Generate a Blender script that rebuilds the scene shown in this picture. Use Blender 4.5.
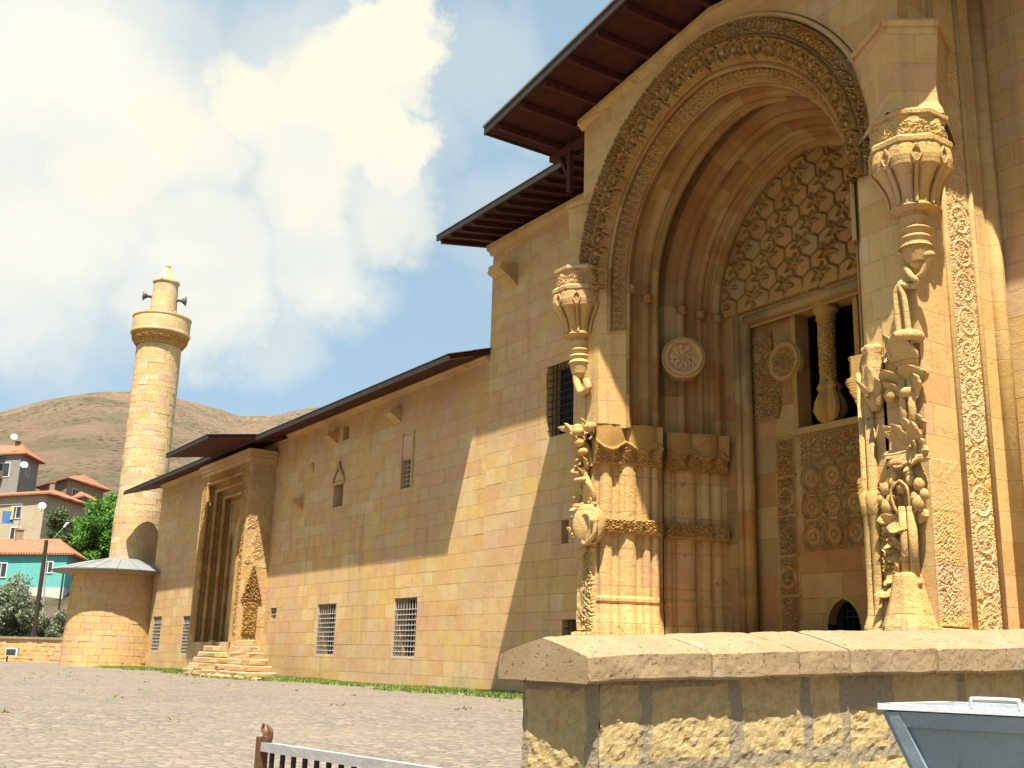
import bpy, math, random
import numpy as np
from mathutils import Vector, Matrix

random.seed(7)
RNG = np.random.default_rng(11)
for _o in list(bpy.data.objects):
    bpy.data.objects.remove(_o)
SC = bpy.context.scene
COL = SC.collection

# ------------------------------------------------------------------ camera
YAW, PITCH, ROLL, FPX = math.radians(33.166), math.radians(14.385), math.radians(1.683), 1085.9
CAM = np.array([0.0, -17.0, 1.5])
_f = np.array([-math.cos(YAW) * math.cos(PITCH), math.sin(YAW) * math.cos(PITCH), math.sin(PITCH)])
_r0 = np.array([math.sin(YAW), math.cos(YAW), 0.0])
_u0 = np.cross(_r0, _f)
_r = _r0 * math.cos(ROLL) + _u0 * math.sin(ROLL)
_u = -_r0 * math.sin(ROLL) + _u0 * math.cos(ROLL)
cd = bpy.data.cameras.new('camera')
cam = bpy.data.objects.new('camera', cd)
COL.objects.link(cam)
cd.sensor_width = 36.0
cd.lens = FPX / 1024 * 36
cd.clip_start = 0.1
cd.clip_end = 6000
cam.matrix_world = Matrix(((_r[0], _u[0], -_f[0], CAM[0]), (_r[1], _u[1], -_f[1], CAM[1]),
                           (_r[2], _u[2], -_f[2], CAM[2]), (0, 0, 0, 1)))
SC.camera = cam
FH = np.array([-math.cos(YAW), math.sin(YAW), 0.0])      # horizontal view direction


def ray(px, py):
    return _f + _r * ((px - 512) / FPX) - _u * ((py - 384) / FPX)


def onY(px, py, Y):
    d = ray(px, py)
    return CAM + d * ((Y - CAM[1]) / d[1])


def onX(px, py, X):
    d = ray(px, py)
    return CAM + d * ((X - CAM[0]) / d[0])


def onD(px, py, D):                                       # at horizontal distance D (along the view direction)
    d = ray(px, py)
    return CAM + d * (D / float(d @ FH))


# ------------------------------------------------------------------ world, sun, exposure
SUN = np.array([0.385, -0.27, 1.0])
SUN /= np.linalg.norm(SUN)
SKY_STRENGTH = 0.052
w = bpy.data.worlds.new('World')
SC.world = w
w.use_nodes = True
wn, wl = w.node_tree.nodes, w.node_tree.links
wn.clear()


def nn(tree, t, **kw):
    n = tree.nodes.new(t)
    for k, v in kw.items():
        if isinstance(k, str) and hasattr(n, k):
            setattr(n, k, v)
    return n


def build_world():
    T = w.node_tree
    out = nn(T, 'ShaderNodeOutputWorld')
    bg = nn(T, 'ShaderNodeBackground')
    bg.inputs['Strength'].default_value = SKY_STRENGTH
    wl.new(bg.outputs[0], out.inputs[0])
    sky = nn(T, 'ShaderNodeTexSky', sky_type='NISHITA', sun_disc=False)
    sky.sun_elevation = math.asin(SUN[2])
    sky.sun_rotation = math.atan2(SUN[0], SUN[1])
    sky.altitude = 1200
    sky.air_density = 1.0
    sky.dust_density = 1.2
    sky.ozone_density = 1.0
    tc = nn(T, 'ShaderNodeTexCoord')
    nrm = nn(T, 'ShaderNodeVectorMath', operation='NORMALIZE')
    wl.new(tc.outputs['Generated'], nrm.inputs[0])
    # warp the direction a little so cloud edges billow
    nz = nn(T, 'ShaderNodeTexNoise')
    nz.inputs['Scale'].default_value = 6.5
    nz.inputs['Detail'].default_value = 7
    nz.inputs['Roughness'].default_value = 0.62
    wl.new(nrm.outputs[0], nz.inputs['Vector'])
    sub = nn(T, 'ShaderNodeVectorMath', operation='SUBTRACT')
    wl.new(nz.outputs['Color'], sub.inputs[0])
    sub.inputs[1].default_value = (0.5, 0.5, 0.5)
    sc = nn(T, 'ShaderNodeVectorMath', operation='SCALE')
    wl.new(sub.outputs[0], sc.inputs[0])
    sc.inputs['Scale'].default_value = 0.16
    add = nn(T, 'ShaderNodeVectorMath', operation='ADD')
    wl.new(nrm.outputs[0], add.inputs[0])
    wl.new(sc.outputs[0], add.inputs[1])
    nrm2 = nn(T, 'ShaderNodeVectorMath', operation='NORMALIZE')
    wl.new(add.outputs[0], nrm2.inputs[0])

    def blobs(lst, src):
        acc = None
        for (px, py, rpx, soft, amp) in lst:
            d = ray(px, py)
            d = d / np.linalg.norm(d)
            a0 = rpx / FPX
            dot = nn(T, 'ShaderNodeVectorMath', operation='DOT_PRODUCT')
            wl.new(src, dot.inputs[0])
            dot.inputs[1].default_value = tuple(d)
            mr = nn(T, 'ShaderNodeMapRange', interpolation_type='SMOOTHSTEP')
            mr.inputs['From Min'].default_value = math.cos(a0)
            mr.inputs['From Max'].default_value = math.cos(a0 * (1 - soft))
            mr.inputs['To Max'].default_value = amp
            wl.new(dot.outputs['Value'], mr.inputs['Value'])
            if acc is None:
                acc = mr.outputs[0]
            else:
                m = nn(T, 'ShaderNodeMath', operation='MAXIMUM')
                wl.new(acc, m.inputs[0])
                wl.new(mr.outputs[0], m.inputs[1])
                acc = m.outputs[0]
        return acc
    cum = blobs([(400, 40, 64, .3, 1), (350, 105, 84, .35, 1), (258, 110, 54, .4, 1), (300, 170, 80, .6, .95), (415, 150, 50, .35, 1),
                 (180, 140, 62, .75, .9), (405, 215, 55, .8, .75), (240, 80, 30, .6, .8), (430, 90, 34, .6, .8), (425, 10, 40, .6, 1), (110, 185, 60, .9, .7), (-420, 40, 260, .6, 1)], nrm2.outputs[0])
    thin = blobs([(20, 120, 260, .8, 1.0), (20, 220, 150, .7, 1.0), (190, 270, 110, .6, 1.0), (310, 260, 90, .7, .9), (330, 120, 170, .6, .6), (270, 330, 70, .9, .45), (500, 240, 70, .95, .25),
                  (480, 60, 90, .95, .3), (40, 30, 150, .8, .7), (540, 130, 60, .95, .25)], nrm2.outputs[0])
    n2 = nn(T, 'ShaderNodeTexNoise')
    n2.inputs['Scale'].default_value = 3.2
    n2.inputs['Detail'].default_value = 8
    n2.inputs['Roughness'].default_value = 0.6
    mp = nn(T, 'ShaderNodeMapping')
    mp.inputs['Scale'].default_value = (1, 1, 2.6)
    wl.new(nrm.outputs[0], mp.inputs['Vector'])
    wl.new(mp.outputs[0], n2.inputs['Vector'])
    # thin veil = blob * noise
    ml = nn(T, 'ShaderNodeMapRange')
    ml.inputs['From Min'].default_value = 0.33
    ml.inputs['From Max'].default_value = 0.62
    ml.inputs['To Min'].default_value = 0.7
    ml.inputs['To Max'].default_value = 1.0
    wl.new(n2.outputs['Fac'], ml.inputs['Value'])
    mul = nn(T, 'ShaderNodeMath', operation='MULTIPLY')
    wl.new(thin, mul.inputs[0])
    wl.new(ml.outputs[0], mul.inputs[1])
    mul.use_clamp = True
    mix1 = nn(T, 'ShaderNodeMix', data_type='RGBA')
    wl.new(mul.outputs[0], mix1.inputs['Factor'])
    # pale the clear sky a little (summer haze, bright exposure)
    pale = nn(T, 'ShaderNodeMix', data_type='RGBA')
    pale.inputs['Factor'].default_value = 0.65
    wl.new(sky.outputs[0], pale.inputs['A'])
    pale.inputs['B'].default_value = (3.9, 5.5, 6.5, 1)
    wl.new(pale.outputs['Result'], mix1.inputs['A'])
    mix1.inputs['B'].default_value = (7.5, 7.35, 6.5, 1)
    # cumulus with bluish hollows
    n3 = nn(T, 'ShaderNodeTexNoise')
    n3.inputs['Scale'].default_value = 5.0
    n3.inputs['Detail'].default_value = 5
    wl.new(nrm.outputs[0], n3.inputs['Vector'])
    hol = blobs([(230, 190, 70, .9, 1), (300, 165, 60, .9, .7), (405, 215, 70, .9, .8), (350, 225, 60, .9, .5)], nrm2.outputs[0])
    hm = nn(T, 'ShaderNodeMath', operation='MULTIPLY')
    hr = nn(T, 'ShaderNodeMapRange')
    hr.inputs['From Min'].default_value = 0.35
    hr.inputs['From Max'].default_value = 0.6
    wl.new(n3.outputs['Fac'], hr.inputs['Value'])
    wl.new(hr.outputs[0], hm.inputs[0])
    wl.new(hol, hm.inputs[1])
    cc = nn(T, 'ShaderNodeMix', data_type='RGBA')
    wl.new(hm.outputs[0], cc.inputs['Factor'])
    cc.inputs['A'].default_value = (7.6, 7.3, 6.0, 1)
    cc.inputs['B'].default_value = (6.0, 6.3, 6.4, 1)
    mix2 = nn(T, 'ShaderNodeMix', data_type='RGBA')
    wl.new(cum, mix2.inputs['Factor'])
    wl.new(mix1.outputs['Result'], mix2.inputs['A'])
    wl.new(cc.outputs['Result'], mix2.inputs['B'])
    wl.new(mix2.outputs['Result'], bg.inputs['Color'])


build_world()
sd = bpy.data.lights.new('sun', 'SUN')
sd.energy = 4.5
sd.angle = math.radians(0.5)
sd.color = (1.0, 0.93, 0.80)
so = bpy.data.objects.new('sun', sd)
COL.objects.link(so)
so.location = (20, -30, 60)
so.rotation_euler = Vector((-SUN[0], -SUN[1], -SUN[2])).to_track_quat('-Z', 'Y').to_euler()
SC.view_settings.view_transform = 'Standard'
SC.view_settings.look = 'None'
SC.view_settings.exposure = 1.38
SC.view_settings.gamma = 1.0
SC.view_settings.use_curve_mapping = False
SC.render.engine = 'CYCLES'
SC.cycles.max_bounces = 4
SC.cycles.diffuse_bounces = 2


# ------------------------------------------------------------------ materials
class NT:
    """small helper round a material's node tree"""

    def __init__(self, name):
        self.m = bpy.data.materials.new(name)
        self.m.use_nodes = True
        self.t = self.m.node_tree
        self.b = self.t.nodes['Principled BSDF']
        self.b.inputs['Specular IOR Level'].default_value = 0.2
        self.pos = self.n('ShaderNodeNewGeometry').outputs['Position']

    def n(self, t, **kw):
        n = self.t.nodes.new(t)
        for k, v in kw.items():
            setattr(n, k, v)
        return n

    def l(self, a, b):
        self.t.links.new(a, b)

    def noise(self, scale, detail=4, rough=.55, vec=None, dist=0.0):
        n = self.n('ShaderNodeTexNoise')
        n.inputs['Scale'].default_value = scale
        n.inputs['Detail'].default_value = detail
        n.inputs['Roughness'].default_value = rough
        n.inputs['Distortion'].default_value = dist
        self.l(vec or self.pos, n.inputs['Vector'])
        return n.outputs['Fac']

    def ramp(self, fac, stops, interp='LINEAR'):
        r = self.n('ShaderNodeValToRGB')
        r.color_ramp.interpolation = interp
        e = r.color_ramp.elements
        while len(e) < len(stops):
            e.new(0.5)
        for el, (p, c) in zip(e, stops):
            el.position = p
            el.color = (*c, 1) if len(c) == 3 else c
        self.l(fac, r.inputs['Fac'])
        return r.outputs['Color']

    def rng(self, fac, a, b, c=0.0, d=1.0):
        r = self.n('ShaderNodeMapRange')
        for i, v in zip(('From Min', 'From Max', 'To Min', 'To Max'), (a, b, c, d)):
            r.inputs[i].default_value = v
        self.l(fac, r.inputs['Value'])
        return r.outputs[0]

    def mix(self, fac, a, b, mode='MIX'):
        m = self.n('ShaderNodeMix', data_type='RGBA', blend_type=mode)
        for s, v in (('Factor', fac), ('A', a), ('B', b)):
            i = [q for q in m.inputs if q.name == s and (q.type == 'RGBA' or s == 'Factor' and q.type == 'VALUE')][0]
            if isinstance(v, (int, float)):
                i.default_value = v if s == 'Factor' else (v, v, v, 1)
            elif isinstance(v, tuple):
                i.default_value = (*v, 1)
            else:
                self.l(v, i)
        return [q for q in m.outputs if q.type == 'RGBA'][0]

    def math(self, op, a, b):
        m = self.n('ShaderNodeMath', operation=op)
        for i, v in enumerate((a, b)):
            if isinstance(v, (int, float)):
                m.inputs[i].default_value = v
            else:
                self.l(v, m.inputs[i])
        return m.outputs[0]

    def bump(self, h, strength=.4, dist=.02):
        b = self.n('ShaderNodeBump')
        b.inputs['Strength'].default_value = strength
        b.inputs['Distance'].default_value = dist
        self.l(h, b.inputs['Height'])
        self.l(b.outputs[0], self.b.inputs['Normal'])

    def out(self, col, rough=.85):
        if isinstance(col, tuple):
            self.b.inputs['Base Color'].default_value = (*col, 1)
        else:
            self.l(col, self.b.inputs['Base Color'])
        self.b.inputs['Roughness'].default_value = rough
        return self.m


PAL = [(0.0, (.44, .29, .125)), (.04, (.44, .29, .125)), (.05, (.59, .385, .14)), (.2, (.575, .355, .115)), (.34, (.60, .41, .165)), (.46, (.545, .31, .095)), (.56, (.50, .40, .21)), (.64, (.61, .43, .18)),
       (.74, (.55, .33, .17)), (.82, (.53, .30, .165)), (.90, (.60, .45, .25)), (1.0, (.64, .47, .24))]
_MEAN = (.58, .388, .15)
PAL = [(p, tuple(m + (x - m) * (.66 if i > 1 else 1.0) for x, m in zip(q_, _MEAN))) for i, (p, q_) in enumerate(PAL)]
PAL_PATINA_SHADE = [(0, (.22, .13, .05)), (.05, (.36, .20, .06)), (.2, (.41, .25, .085)), (.34, (.33, .16, .05)), (.46, (.30, .20, .075)), (.56, (.42, .27, .10)), (.64, (.35, .155, .055)), (.74, (.38, .24, .09)), (.82, (.30, .13, .045)), (.9, (.43, .29, .12)), (1.0, (.36, .21, .07))]  # patinated browns, deepened so the portal recess's shade is in the colour


def stone_mat(name, mode, tone=1.0, red=.35, grey=.25, brick=(1.1, .52), pal=PAL, bump=.55):
    q = NT(name)
    if mode == 'attr':
        a = q.n('ShaderNodeAttribute', attribute_name='tint')
        col = q.ramp(a.outputs['Fac'], pal)
        mortar = None
    else:
        sx = q.n('ShaderNodeSeparateXYZ')
        q.l(q.pos, sx.inputs[0])
        cx = q.n('ShaderNodeCombineXYZ')
        q.l(q.math('ADD', sx.outputs[0], sx.outputs[1]), cx.inputs[0])
        wob = q.noise(.8, 2)
        q.l(q.math('ADD', sx.outputs[2], q.math('MULTIPLY', wob, .04)), cx.inputs[1])
        br = q.n('ShaderNodeTexBrick')
        br.offset = .43
        br.squash = 1.35
        br.squash_frequency = 3
        br.inputs['Color1'].default_value = (0, 0, 0, 1)
        br.inputs['Color2'].default_value = (1, 1, 1, 1)
        br.inputs['Mortar'].default_value = (.5, .5, .5, 1)
        br.inputs['Scale'].default_value = 1.0
        br.inputs['Mortar Size'].default_value = .008
        br.inputs['Mortar Smooth'].default_value = .3
        br.inputs['Brick Width'].default_value = brick[0]
        br.inputs['Row Height'].default_value = brick[1]
        q.l(cx.outputs[0], br.inputs['Vector'])
        col = q.ramp(br.outputs['Color'], [(0, pal[3][1]), (.25, pal[2][1]), (.45, pal[4][1]), (.62, pal[7][1]), (.8, pal[5][1]), (.92, pal[9][1]), (1, pal[10][1])])
        mortar = br.outputs['Fac']
    # weathering that belongs to the stone: broad tint drift, iron red, lichen grey, fine grain
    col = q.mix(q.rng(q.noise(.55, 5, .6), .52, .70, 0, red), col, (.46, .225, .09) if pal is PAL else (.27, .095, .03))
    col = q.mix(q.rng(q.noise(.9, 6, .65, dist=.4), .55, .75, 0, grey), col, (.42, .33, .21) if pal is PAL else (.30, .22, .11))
    if pal is PAL:
        # pink-grey drift and long rain streaks down from the eaves
        col = q.mix(q.rng(q.noise(.28, 4, .55), .46, .62, 0, .55 if mode == 'attr' else .2), col, (.52, .325, .195))
        col = q.mix(q.rng(q.noise(.6, 5, .6), .58, .76, 0, .5), col, (.66, .50, .28))
        mp_ = q.n('ShaderNodeMapping')
        mp_.inputs['Scale'].default_value = (1.6, 1.6, .13)
        q.l(q.pos, mp_.inputs['Vector'])
        col = q.mix(q.rng(q.noise(1.0, 6, .7, mp_.outputs[0]), .54, .70, 0, .6), col, (.33, .22, .115))
    g = q.math('ADD', q.math('MULTIPLY', q.noise(2.6, 8, .65), .55), q.math('MULTIPLY', q.noise(30, 4, .7), .45))
    col = q.mix(1.0, col, q.ramp(g, [(.25, (.70 * tone, .66 * tone, .60 * tone)), (.5, (1.0 * tone,) * 3), (.75, (1.12 * tone, 1.12 * tone, 1.12 * tone))]), 'MULTIPLY')
    h = q.math('ADD', q.math('MULTIPLY', q.noise(9, 6, .7), .7), q.math('MULTIPLY', q.noise(45, 3, .7), .3))
    pit = q.math('MULTIPLY', q.rng(q.noise(5.5, 8, .72), .36, .31, 0, 1), q.rng(q.noise(.7, 3, .5), .42, .58, .15, 1))
    h = q.math('SUBTRACT', h, q.math('MULTIPLY', pit, .9))
    col = q.mix(q.math('MULTIPLY', pit, .45), col, (.30, .195, .095))
    if mode == 'attr' and pal is PAL:
        col = q.mix(q.rng(q.noise(.9, 9, .78, dist=.8), .60, .68, 0, .5), col, (.40, .285, .16))
        col = q.mix(q.rng(q.noise(.38, 6, .6, dist=.3), .55, .66, 0, .55), col, (.56, .345, .24))
    if mortar is not None:
        col = q.mix(q.math('MULTIPLY', mortar, .45), col, (.27, .18, .09))
        h = q.math('SUBTRACT', h, q.math('MULTIPLY', mortar, .5))
    q.bump(h, bump, .035 if bump < .9 else .07)
    return q.out(col, .92)


M = {}
M['ashlar'] = stone_mat('ashlar_block_stone', 'attr')
M['portal'] = stone_mat('portal_stone', 'brick', .97, .3, .25)
M['patina_shade'] = stone_mat('shade_darkened_patina_stone', 'attr', pal=PAL_PATINA_SHADE)  # niche blocks: brown weathering plus shade put into the colour
M['eroded'] = stone_mat('eroded_block_stone', 'attr', .97, .45, .4, bump=1.0)
M['moulding'] = stone_mat('moulded_stone', 'brick', 1.0, .8, .2, (1.3, .62), pal=PAL_PATINA_SHADE)  # mouldings share the browns with shade painted in
M['voussoir'] = stone_mat('shade_darkened_patina_voussoir', 'attr', 1.0, .7, .2, pal=PAL_PATINA_SHADE)  # brown arch stones, recess shade built into their colour
M['carved'] = stone_mat('carved_stone', 'attr', .98, .45, .3, pal=[(p, (r * .68, g * .60, b * .48)) for p, (r, g, b) in PAL])  # palette scaled down: brown weathering with painted-in shade of the recess
M['pale'] = stone_mat('pale_carved_stone', 'brick', 1.04, .15, .2, (1.6, .8), bump=.95)
M['tower_block'] = stone_mat('weathered_tower_stone', 'attr', 1.03, .1, .3, bump=.9, pal=[(p, (r * 1.03, g * 1.1, b * 1.4)) for p, (r, g, b) in PAL])
M['tower'] = stone_mat('tower_stone', 'brick', 1.02, .1, .15, (.7, .36), pal=[(p, (r * .98, g * 1.06, b * 1.4)) for p, (r, g, b) in PAL])


def plain(name, c1, c2=None, scale=8, rough=.8, metal=0.0, bump=.3, bd=.01):
    q = NT(name)
    c2 = c2 or tuple(x * .7 for x in c1)
    n = q.math('ADD', q.math('MULTIPLY', q.noise(scale, 6, .65), .6), q.math('MULTIPLY', q.noise(scale * 7, 3, .6), .4))
    col = q.ramp(n, [(.3, c2), (.65, c1)])
    q.bump(q.noise(scale * 4, 5, .65), bump, bd)
    q.b.inputs['Metallic'].default_value = metal
    return q.out(col, rough)


M['wood'] = plain('dark_red_wood', (.085, .022, .014), (.03, .01, .008), 3, .7)
M['rafter'] = plain('red_brown_rafter', (.08, .023, .015), (.045, .013, .01), 4, .7)
M['roofmetal'] = plain('grey_roof_metal', (.30, .31, .30), (.2, .2, .19), 2, .55, .3)
M['fascia'] = plain('weathered_fascia', (.055, .045, .04), (.035, .028, .025), 3, .7)
M['iron'] = plain('black_iron', (.035, .032, .03), (.02, .018, .016), 20, .6, .2)
M['grille'] = plain('pale_painted_grille', (.42, .40, .37), (.30, .28, .25), 15, .6)
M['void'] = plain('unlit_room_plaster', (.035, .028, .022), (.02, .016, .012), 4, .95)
M['glass'] = plain('dusty_window_glass', (.06, .07, .07), (.035, .04, .04), 3, .25)
M['conc'] = None


def coping_mat():
    q = NT('rough_coping_stone')
    n = q.math('ADD', q.math('MULTIPLY', q.noise(2.5, 7, .65), .5), q.math('MULTIPLY', q.noise(60, 4, .75), .5))
    col = q.ramp(n, [(.3, (.22, .155, .085)), (.5, (.30, .215, .12)), (.7, (.375, .28, .165))])
    col = q.mix(q.rng(q.noise(1.1, 5, .6), .6, .72, 0, .5), col, (.30, .27, .23))
    col = q.mix(q.rng(q.noise(3.4, 8, .8), .60, .66, 0, .7), col, (.30, .29, .27))
    col = q.mix(q.rng(q.noise(1.6, 7, .75, dist=.5), .60, .68, 0, .6), col, (.19, .15, .105))
    pits = q.rng(q.noise(26, 3, .6), .30, .40, 0, 1)
    col = q.mix(1.0, col, q.ramp(pits, [(0, (.55, .5, .45)), (1, (1, 1, 1))]), 'MULTIPLY')
    h = q.math('ADD', q.math('MULTIPLY', q.noise(14, 7, .75), .6), q.math('MULTIPLY', pits, .5))
    q.bump(h, .6, .015)
    return q.out(col, .95)


M['coping'] = coping_mat()


def rubble_mat():
    q = NT('rubble_wall_stone')
    a = q.n('ShaderNodeAttribute', attribute_name='tint')
    n = q.noise(14, 8, .75)
    st = q.ramp(n, [(.3, (.44, .31, .13)), (.5, (.57, .43, .20)), (.7, (.66, .52, .29))])
    mo = q.ramp(q.noise(30, 6, .7), [(.3, (.29, .235, .155)), (.7, (.42, .345, .235))])
    col = q.mix(q.rng(a.outputs['Fac'], .35, .65), mo, st)
    q.bump(q.math('ADD', q.noise(22, 8, .8), q.math('MULTIPLY', q.noise(70, 3, .7), .4)), .9, .04)
    return q.out(col, .95)


M['rubble'] = rubble_mat()


def cobble_mat():
    q = NT('cobbled_paving')
    v = q.n('ShaderNodeTexVoronoi', feature='F1')
    v.inputs['Scale'].default_value = 7.5
    v.inputs['Randomness'].default_value = .8
    q.l(q.pos, v.inputs['Vector'])
    e = q.n('ShaderNodeTexVoronoi', feature='DISTANCE_TO_EDGE')
    e.inputs['Scale'].default_value = 7.5
    e.inputs['Randomness'].default_value = .8
    q.l(q.pos, e.inputs['Vector'])
    hs = q.n('ShaderNodeSeparateColor')
    q.l(v.outputs['Color'], hs.inputs[0])
    col = q.ramp(hs.outputs[0], [(0, (0.139, 0.121, 0.106)), (.35, (0.176, 0.151, 0.127)), (.65, (0.209, 0.177, 0.143)), (.85, (0.251, 0.207, 0.161)), (1, (0.166, 0.155, 0.147))])
    edge = q.rng(e.outputs['Distance'], .0, .09)
    col = q.mix(q.math('SUBTRACT', 1.0, edge), col, (0.107, 0.092, 0.072))
    col = q.mix(1.0, col, (1.16, 1.12, 1.10), 'MULTIPLY')
    col = q.mix(q.rng(q.noise(.22, 5, .6), .45, .7, 0, .4), col, (0.251, 0.207, 0.147))
    col = q.mix(q.rng(q.noise(1.7, 6, .7), .58, .75, 0, .5), col, (0.171, 0.168, 0.093))
    h = q.math('ADD', q.math('MULTIPLY', q.rng(e.outputs['Distance'], .0, .25), 1.0), q.math('MULTIPLY', q.noise(30, 4), .35))
    q.bump(h, .7, .03)
    return q.out(col, .9)


M['cobble'] = cobble_mat()


def hill_mat():
    q = NT('dry_hillside')
    n = q.noise(.011, 10, .7)
    col = q.ramp(n, [(.38, (0.272, 0.226, 0.131)), (.47, (0.358, 0.262, 0.166)), (.53, (0.443, 0.299, 0.202)), (.60, (0.300, 0.249, 0.140))])
    n2 = q.noise(.055, 10, .8)
    col = q.mix(q.rng(n2, .50, .60, 0, .55), col, (0.143, 0.141, 0.061))
    col = q.mix(q.rng(q.noise(.03, 9, .75), .52, .62, 0, .4), col, (0.494, 0.320, 0.216))
    vo = q.n('ShaderNodeTexVoronoi', feature='F1')
    vo.inputs['Scale'].default_value = .42
    q.l(q.pos, vo.inputs['Vector'])
    bush = q.math('MULTIPLY', q.rng(vo.outputs['Distance'], .42, .25, 0, 1), q.rng(q.noise(.02, 6, .7), .42, .54, 0, 1))
    col = q.mix(q.math('MULTIPLY', bush, .85), col, (.11, .11, .05))
    q.bump(q.noise(.05, 10, .75), 1.0, 14.0)
    return q.out(col, 1.0)


M['hill'] = hill_mat()


def tile_mat(name, c1, c2):
    q = NT(name)
    wv = q.n('ShaderNodeTexWave', wave_type='BANDS', bands_direction='DIAGONAL')
    wv.inputs['Scale'].default_value = 1.6
    wv.inputs['Distortion'].default_value = .6
    q.l(q.pos, wv.inputs['Vector'])
    n = q.math('ADD', q.math('MULTIPLY', q.noise(1.2, 7, .7), .7), q.math('MULTIPLY', wv.outputs['Fac'], .3))
    col = q.ramp(n, [(.3, c2), (.65, c1)])
    q.bump(wv.outputs['Fac'], .6, .08)
    return q.out(col, .85)


M['tile'] = tile_mat('orange_roof_tile', (.46, .175, .095), (.27, .105, .06))
M['turq'] = plain('turquoise_plaster', (.15, .46, .42), (.11, .37, .34), 1.2, .9)
M['cream'] = plain('cream_plaster', (.50, .42, .29), (.38, .31, .21), 1.0, .9)
M['greyp'] = plain('grey_plaster', (.30, .28, .25), (.21, .19, .17), 1.0, .9)
M['tanp'] = plain('tan_plaster', (.36, .27, .18), (.25, .18, .12), 1.0, .9)
M['palep'] = plain('pale_washed_plaster', (.52, .55, .48), (.42, .42, .34), 1.0, .9)
M['white'] = plain('white_paint', (.75, .75, .72), (.6, .6, .57), 4, .6)
M['polewood'] = plain('dark_pole', (.06, .045, .035), (.03, .022, .018), 6, .9)
M['bark'] = plain('bark', (.12, .085, .055), (.06, .042, .03), 8, .95, 0, .8, .03)
M['steel'] = plain('grey_galvanised_rail', (.43, .43, .42), (.30, .29, .27), 14, .5, .25)
M['rust'] = plain('rusty_iron', (.17, .075, .035), (.07, .04, .03), 40, .9)
M['bin'] = plain('blue_grey_metal', (.26, .33, .375), (.19, .25, .29), 5, .45, .1)
def worn_metal(name, c1, c2, rust):
    q = NT(name)
    col = q.ramp(q.math('ADD', q.math('MULTIPLY', q.noise(4, 7, .7), .6), q.math('MULTIPLY', q.noise(60, 4, .7), .4)), [(.35, c2), (.65, c1)])
    mp_ = q.n('ShaderNodeMapping')
    mp_.inputs['Scale'].default_value = (1, 1, .2)
    q.l(q.pos, mp_.inputs['Vector'])
    col = q.mix(q.rng(q.noise(9, 7, .75, mp_.outputs[0]), .60, .70, 0, rust), col, (.13, .085, .055))
    col = q.mix(q.rng(q.noise(3, 5, .7), .55, .7, 0, .5), col, tuple(x * 1.25 for x in c1))
    q.b.inputs['Metallic'].default_value = .1
    q.bump(q.noise(5, 3, .5), .35, .02)
    return q.out(col, .45)


M['bin'] = worn_metal('blue_grey_metal_worn', (.26, .33, .375), (.19, .25, .29), .6)
M['binlip'] = plain('pale_worn_metal_lip', (.62, .66, .68), (.45, .49, .51), 12, .45, .1)
M['horn'] = plain('grey_horn', (.16, .16, .16), (.1, .1, .1), 10, .5, .3)
M['cloth_b'] = plain('blue_cloth', (.08, .20, .45), None, 5, .9)
M['cloth_y'] = plain('yellow_cloth', (.65, .48, .12), None, 5, .9)


def leaf_mat(name, stops):
    q = NT(name)
    a = q.n('ShaderNodeAttribute', attribute_name='tint')
    col = q.ramp(a.outputs['Fac'], stops)
    q.b.inputs['Roughness'].default_value = .7
    tr = q.n('ShaderNodeBsdfTranslucent')
    q.l(col, tr.inputs['Color'])
    q.l(col, q.b.inputs['Base Color'])
    mx = q.n('ShaderNodeMixShader')
    mx.inputs[0].default_value = .3
    q.l(q.b.outputs[0], mx.inputs[1])
    q.l(tr.outputs[0], mx.inputs[2])
    o = [n for n in q.t.nodes if n.type == 'OUTPUT_MATERIAL'][0]
    q.l(mx.outputs[0], o.inputs[0])
    return q.m


M['leaf_green'] = leaf_mat('bright_green_leaves', [(0, (.06, .14, .025)), (.5, (.11, .26, .04)), (1, (.19, .36, .07))])
M['leaf_dark'] = leaf_mat('dark_green_leaves', [(0, (.05, .085, .03)), (.5, (.09, .14, .05)), (1, (.15, .19, .08))])
M['leaf_silver'] = leaf_mat('silver_green_leaves', [(0, (.12, .15, .085)), (.5, (.24, .27, .17)), (1, (.38, .40, .27))])
M['grass'] = leaf_mat('grass_blades', [(0, (.10, .17, .03)), (.5, (.17, .26, .05)), (1, (.33, .32, .10))])


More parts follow.
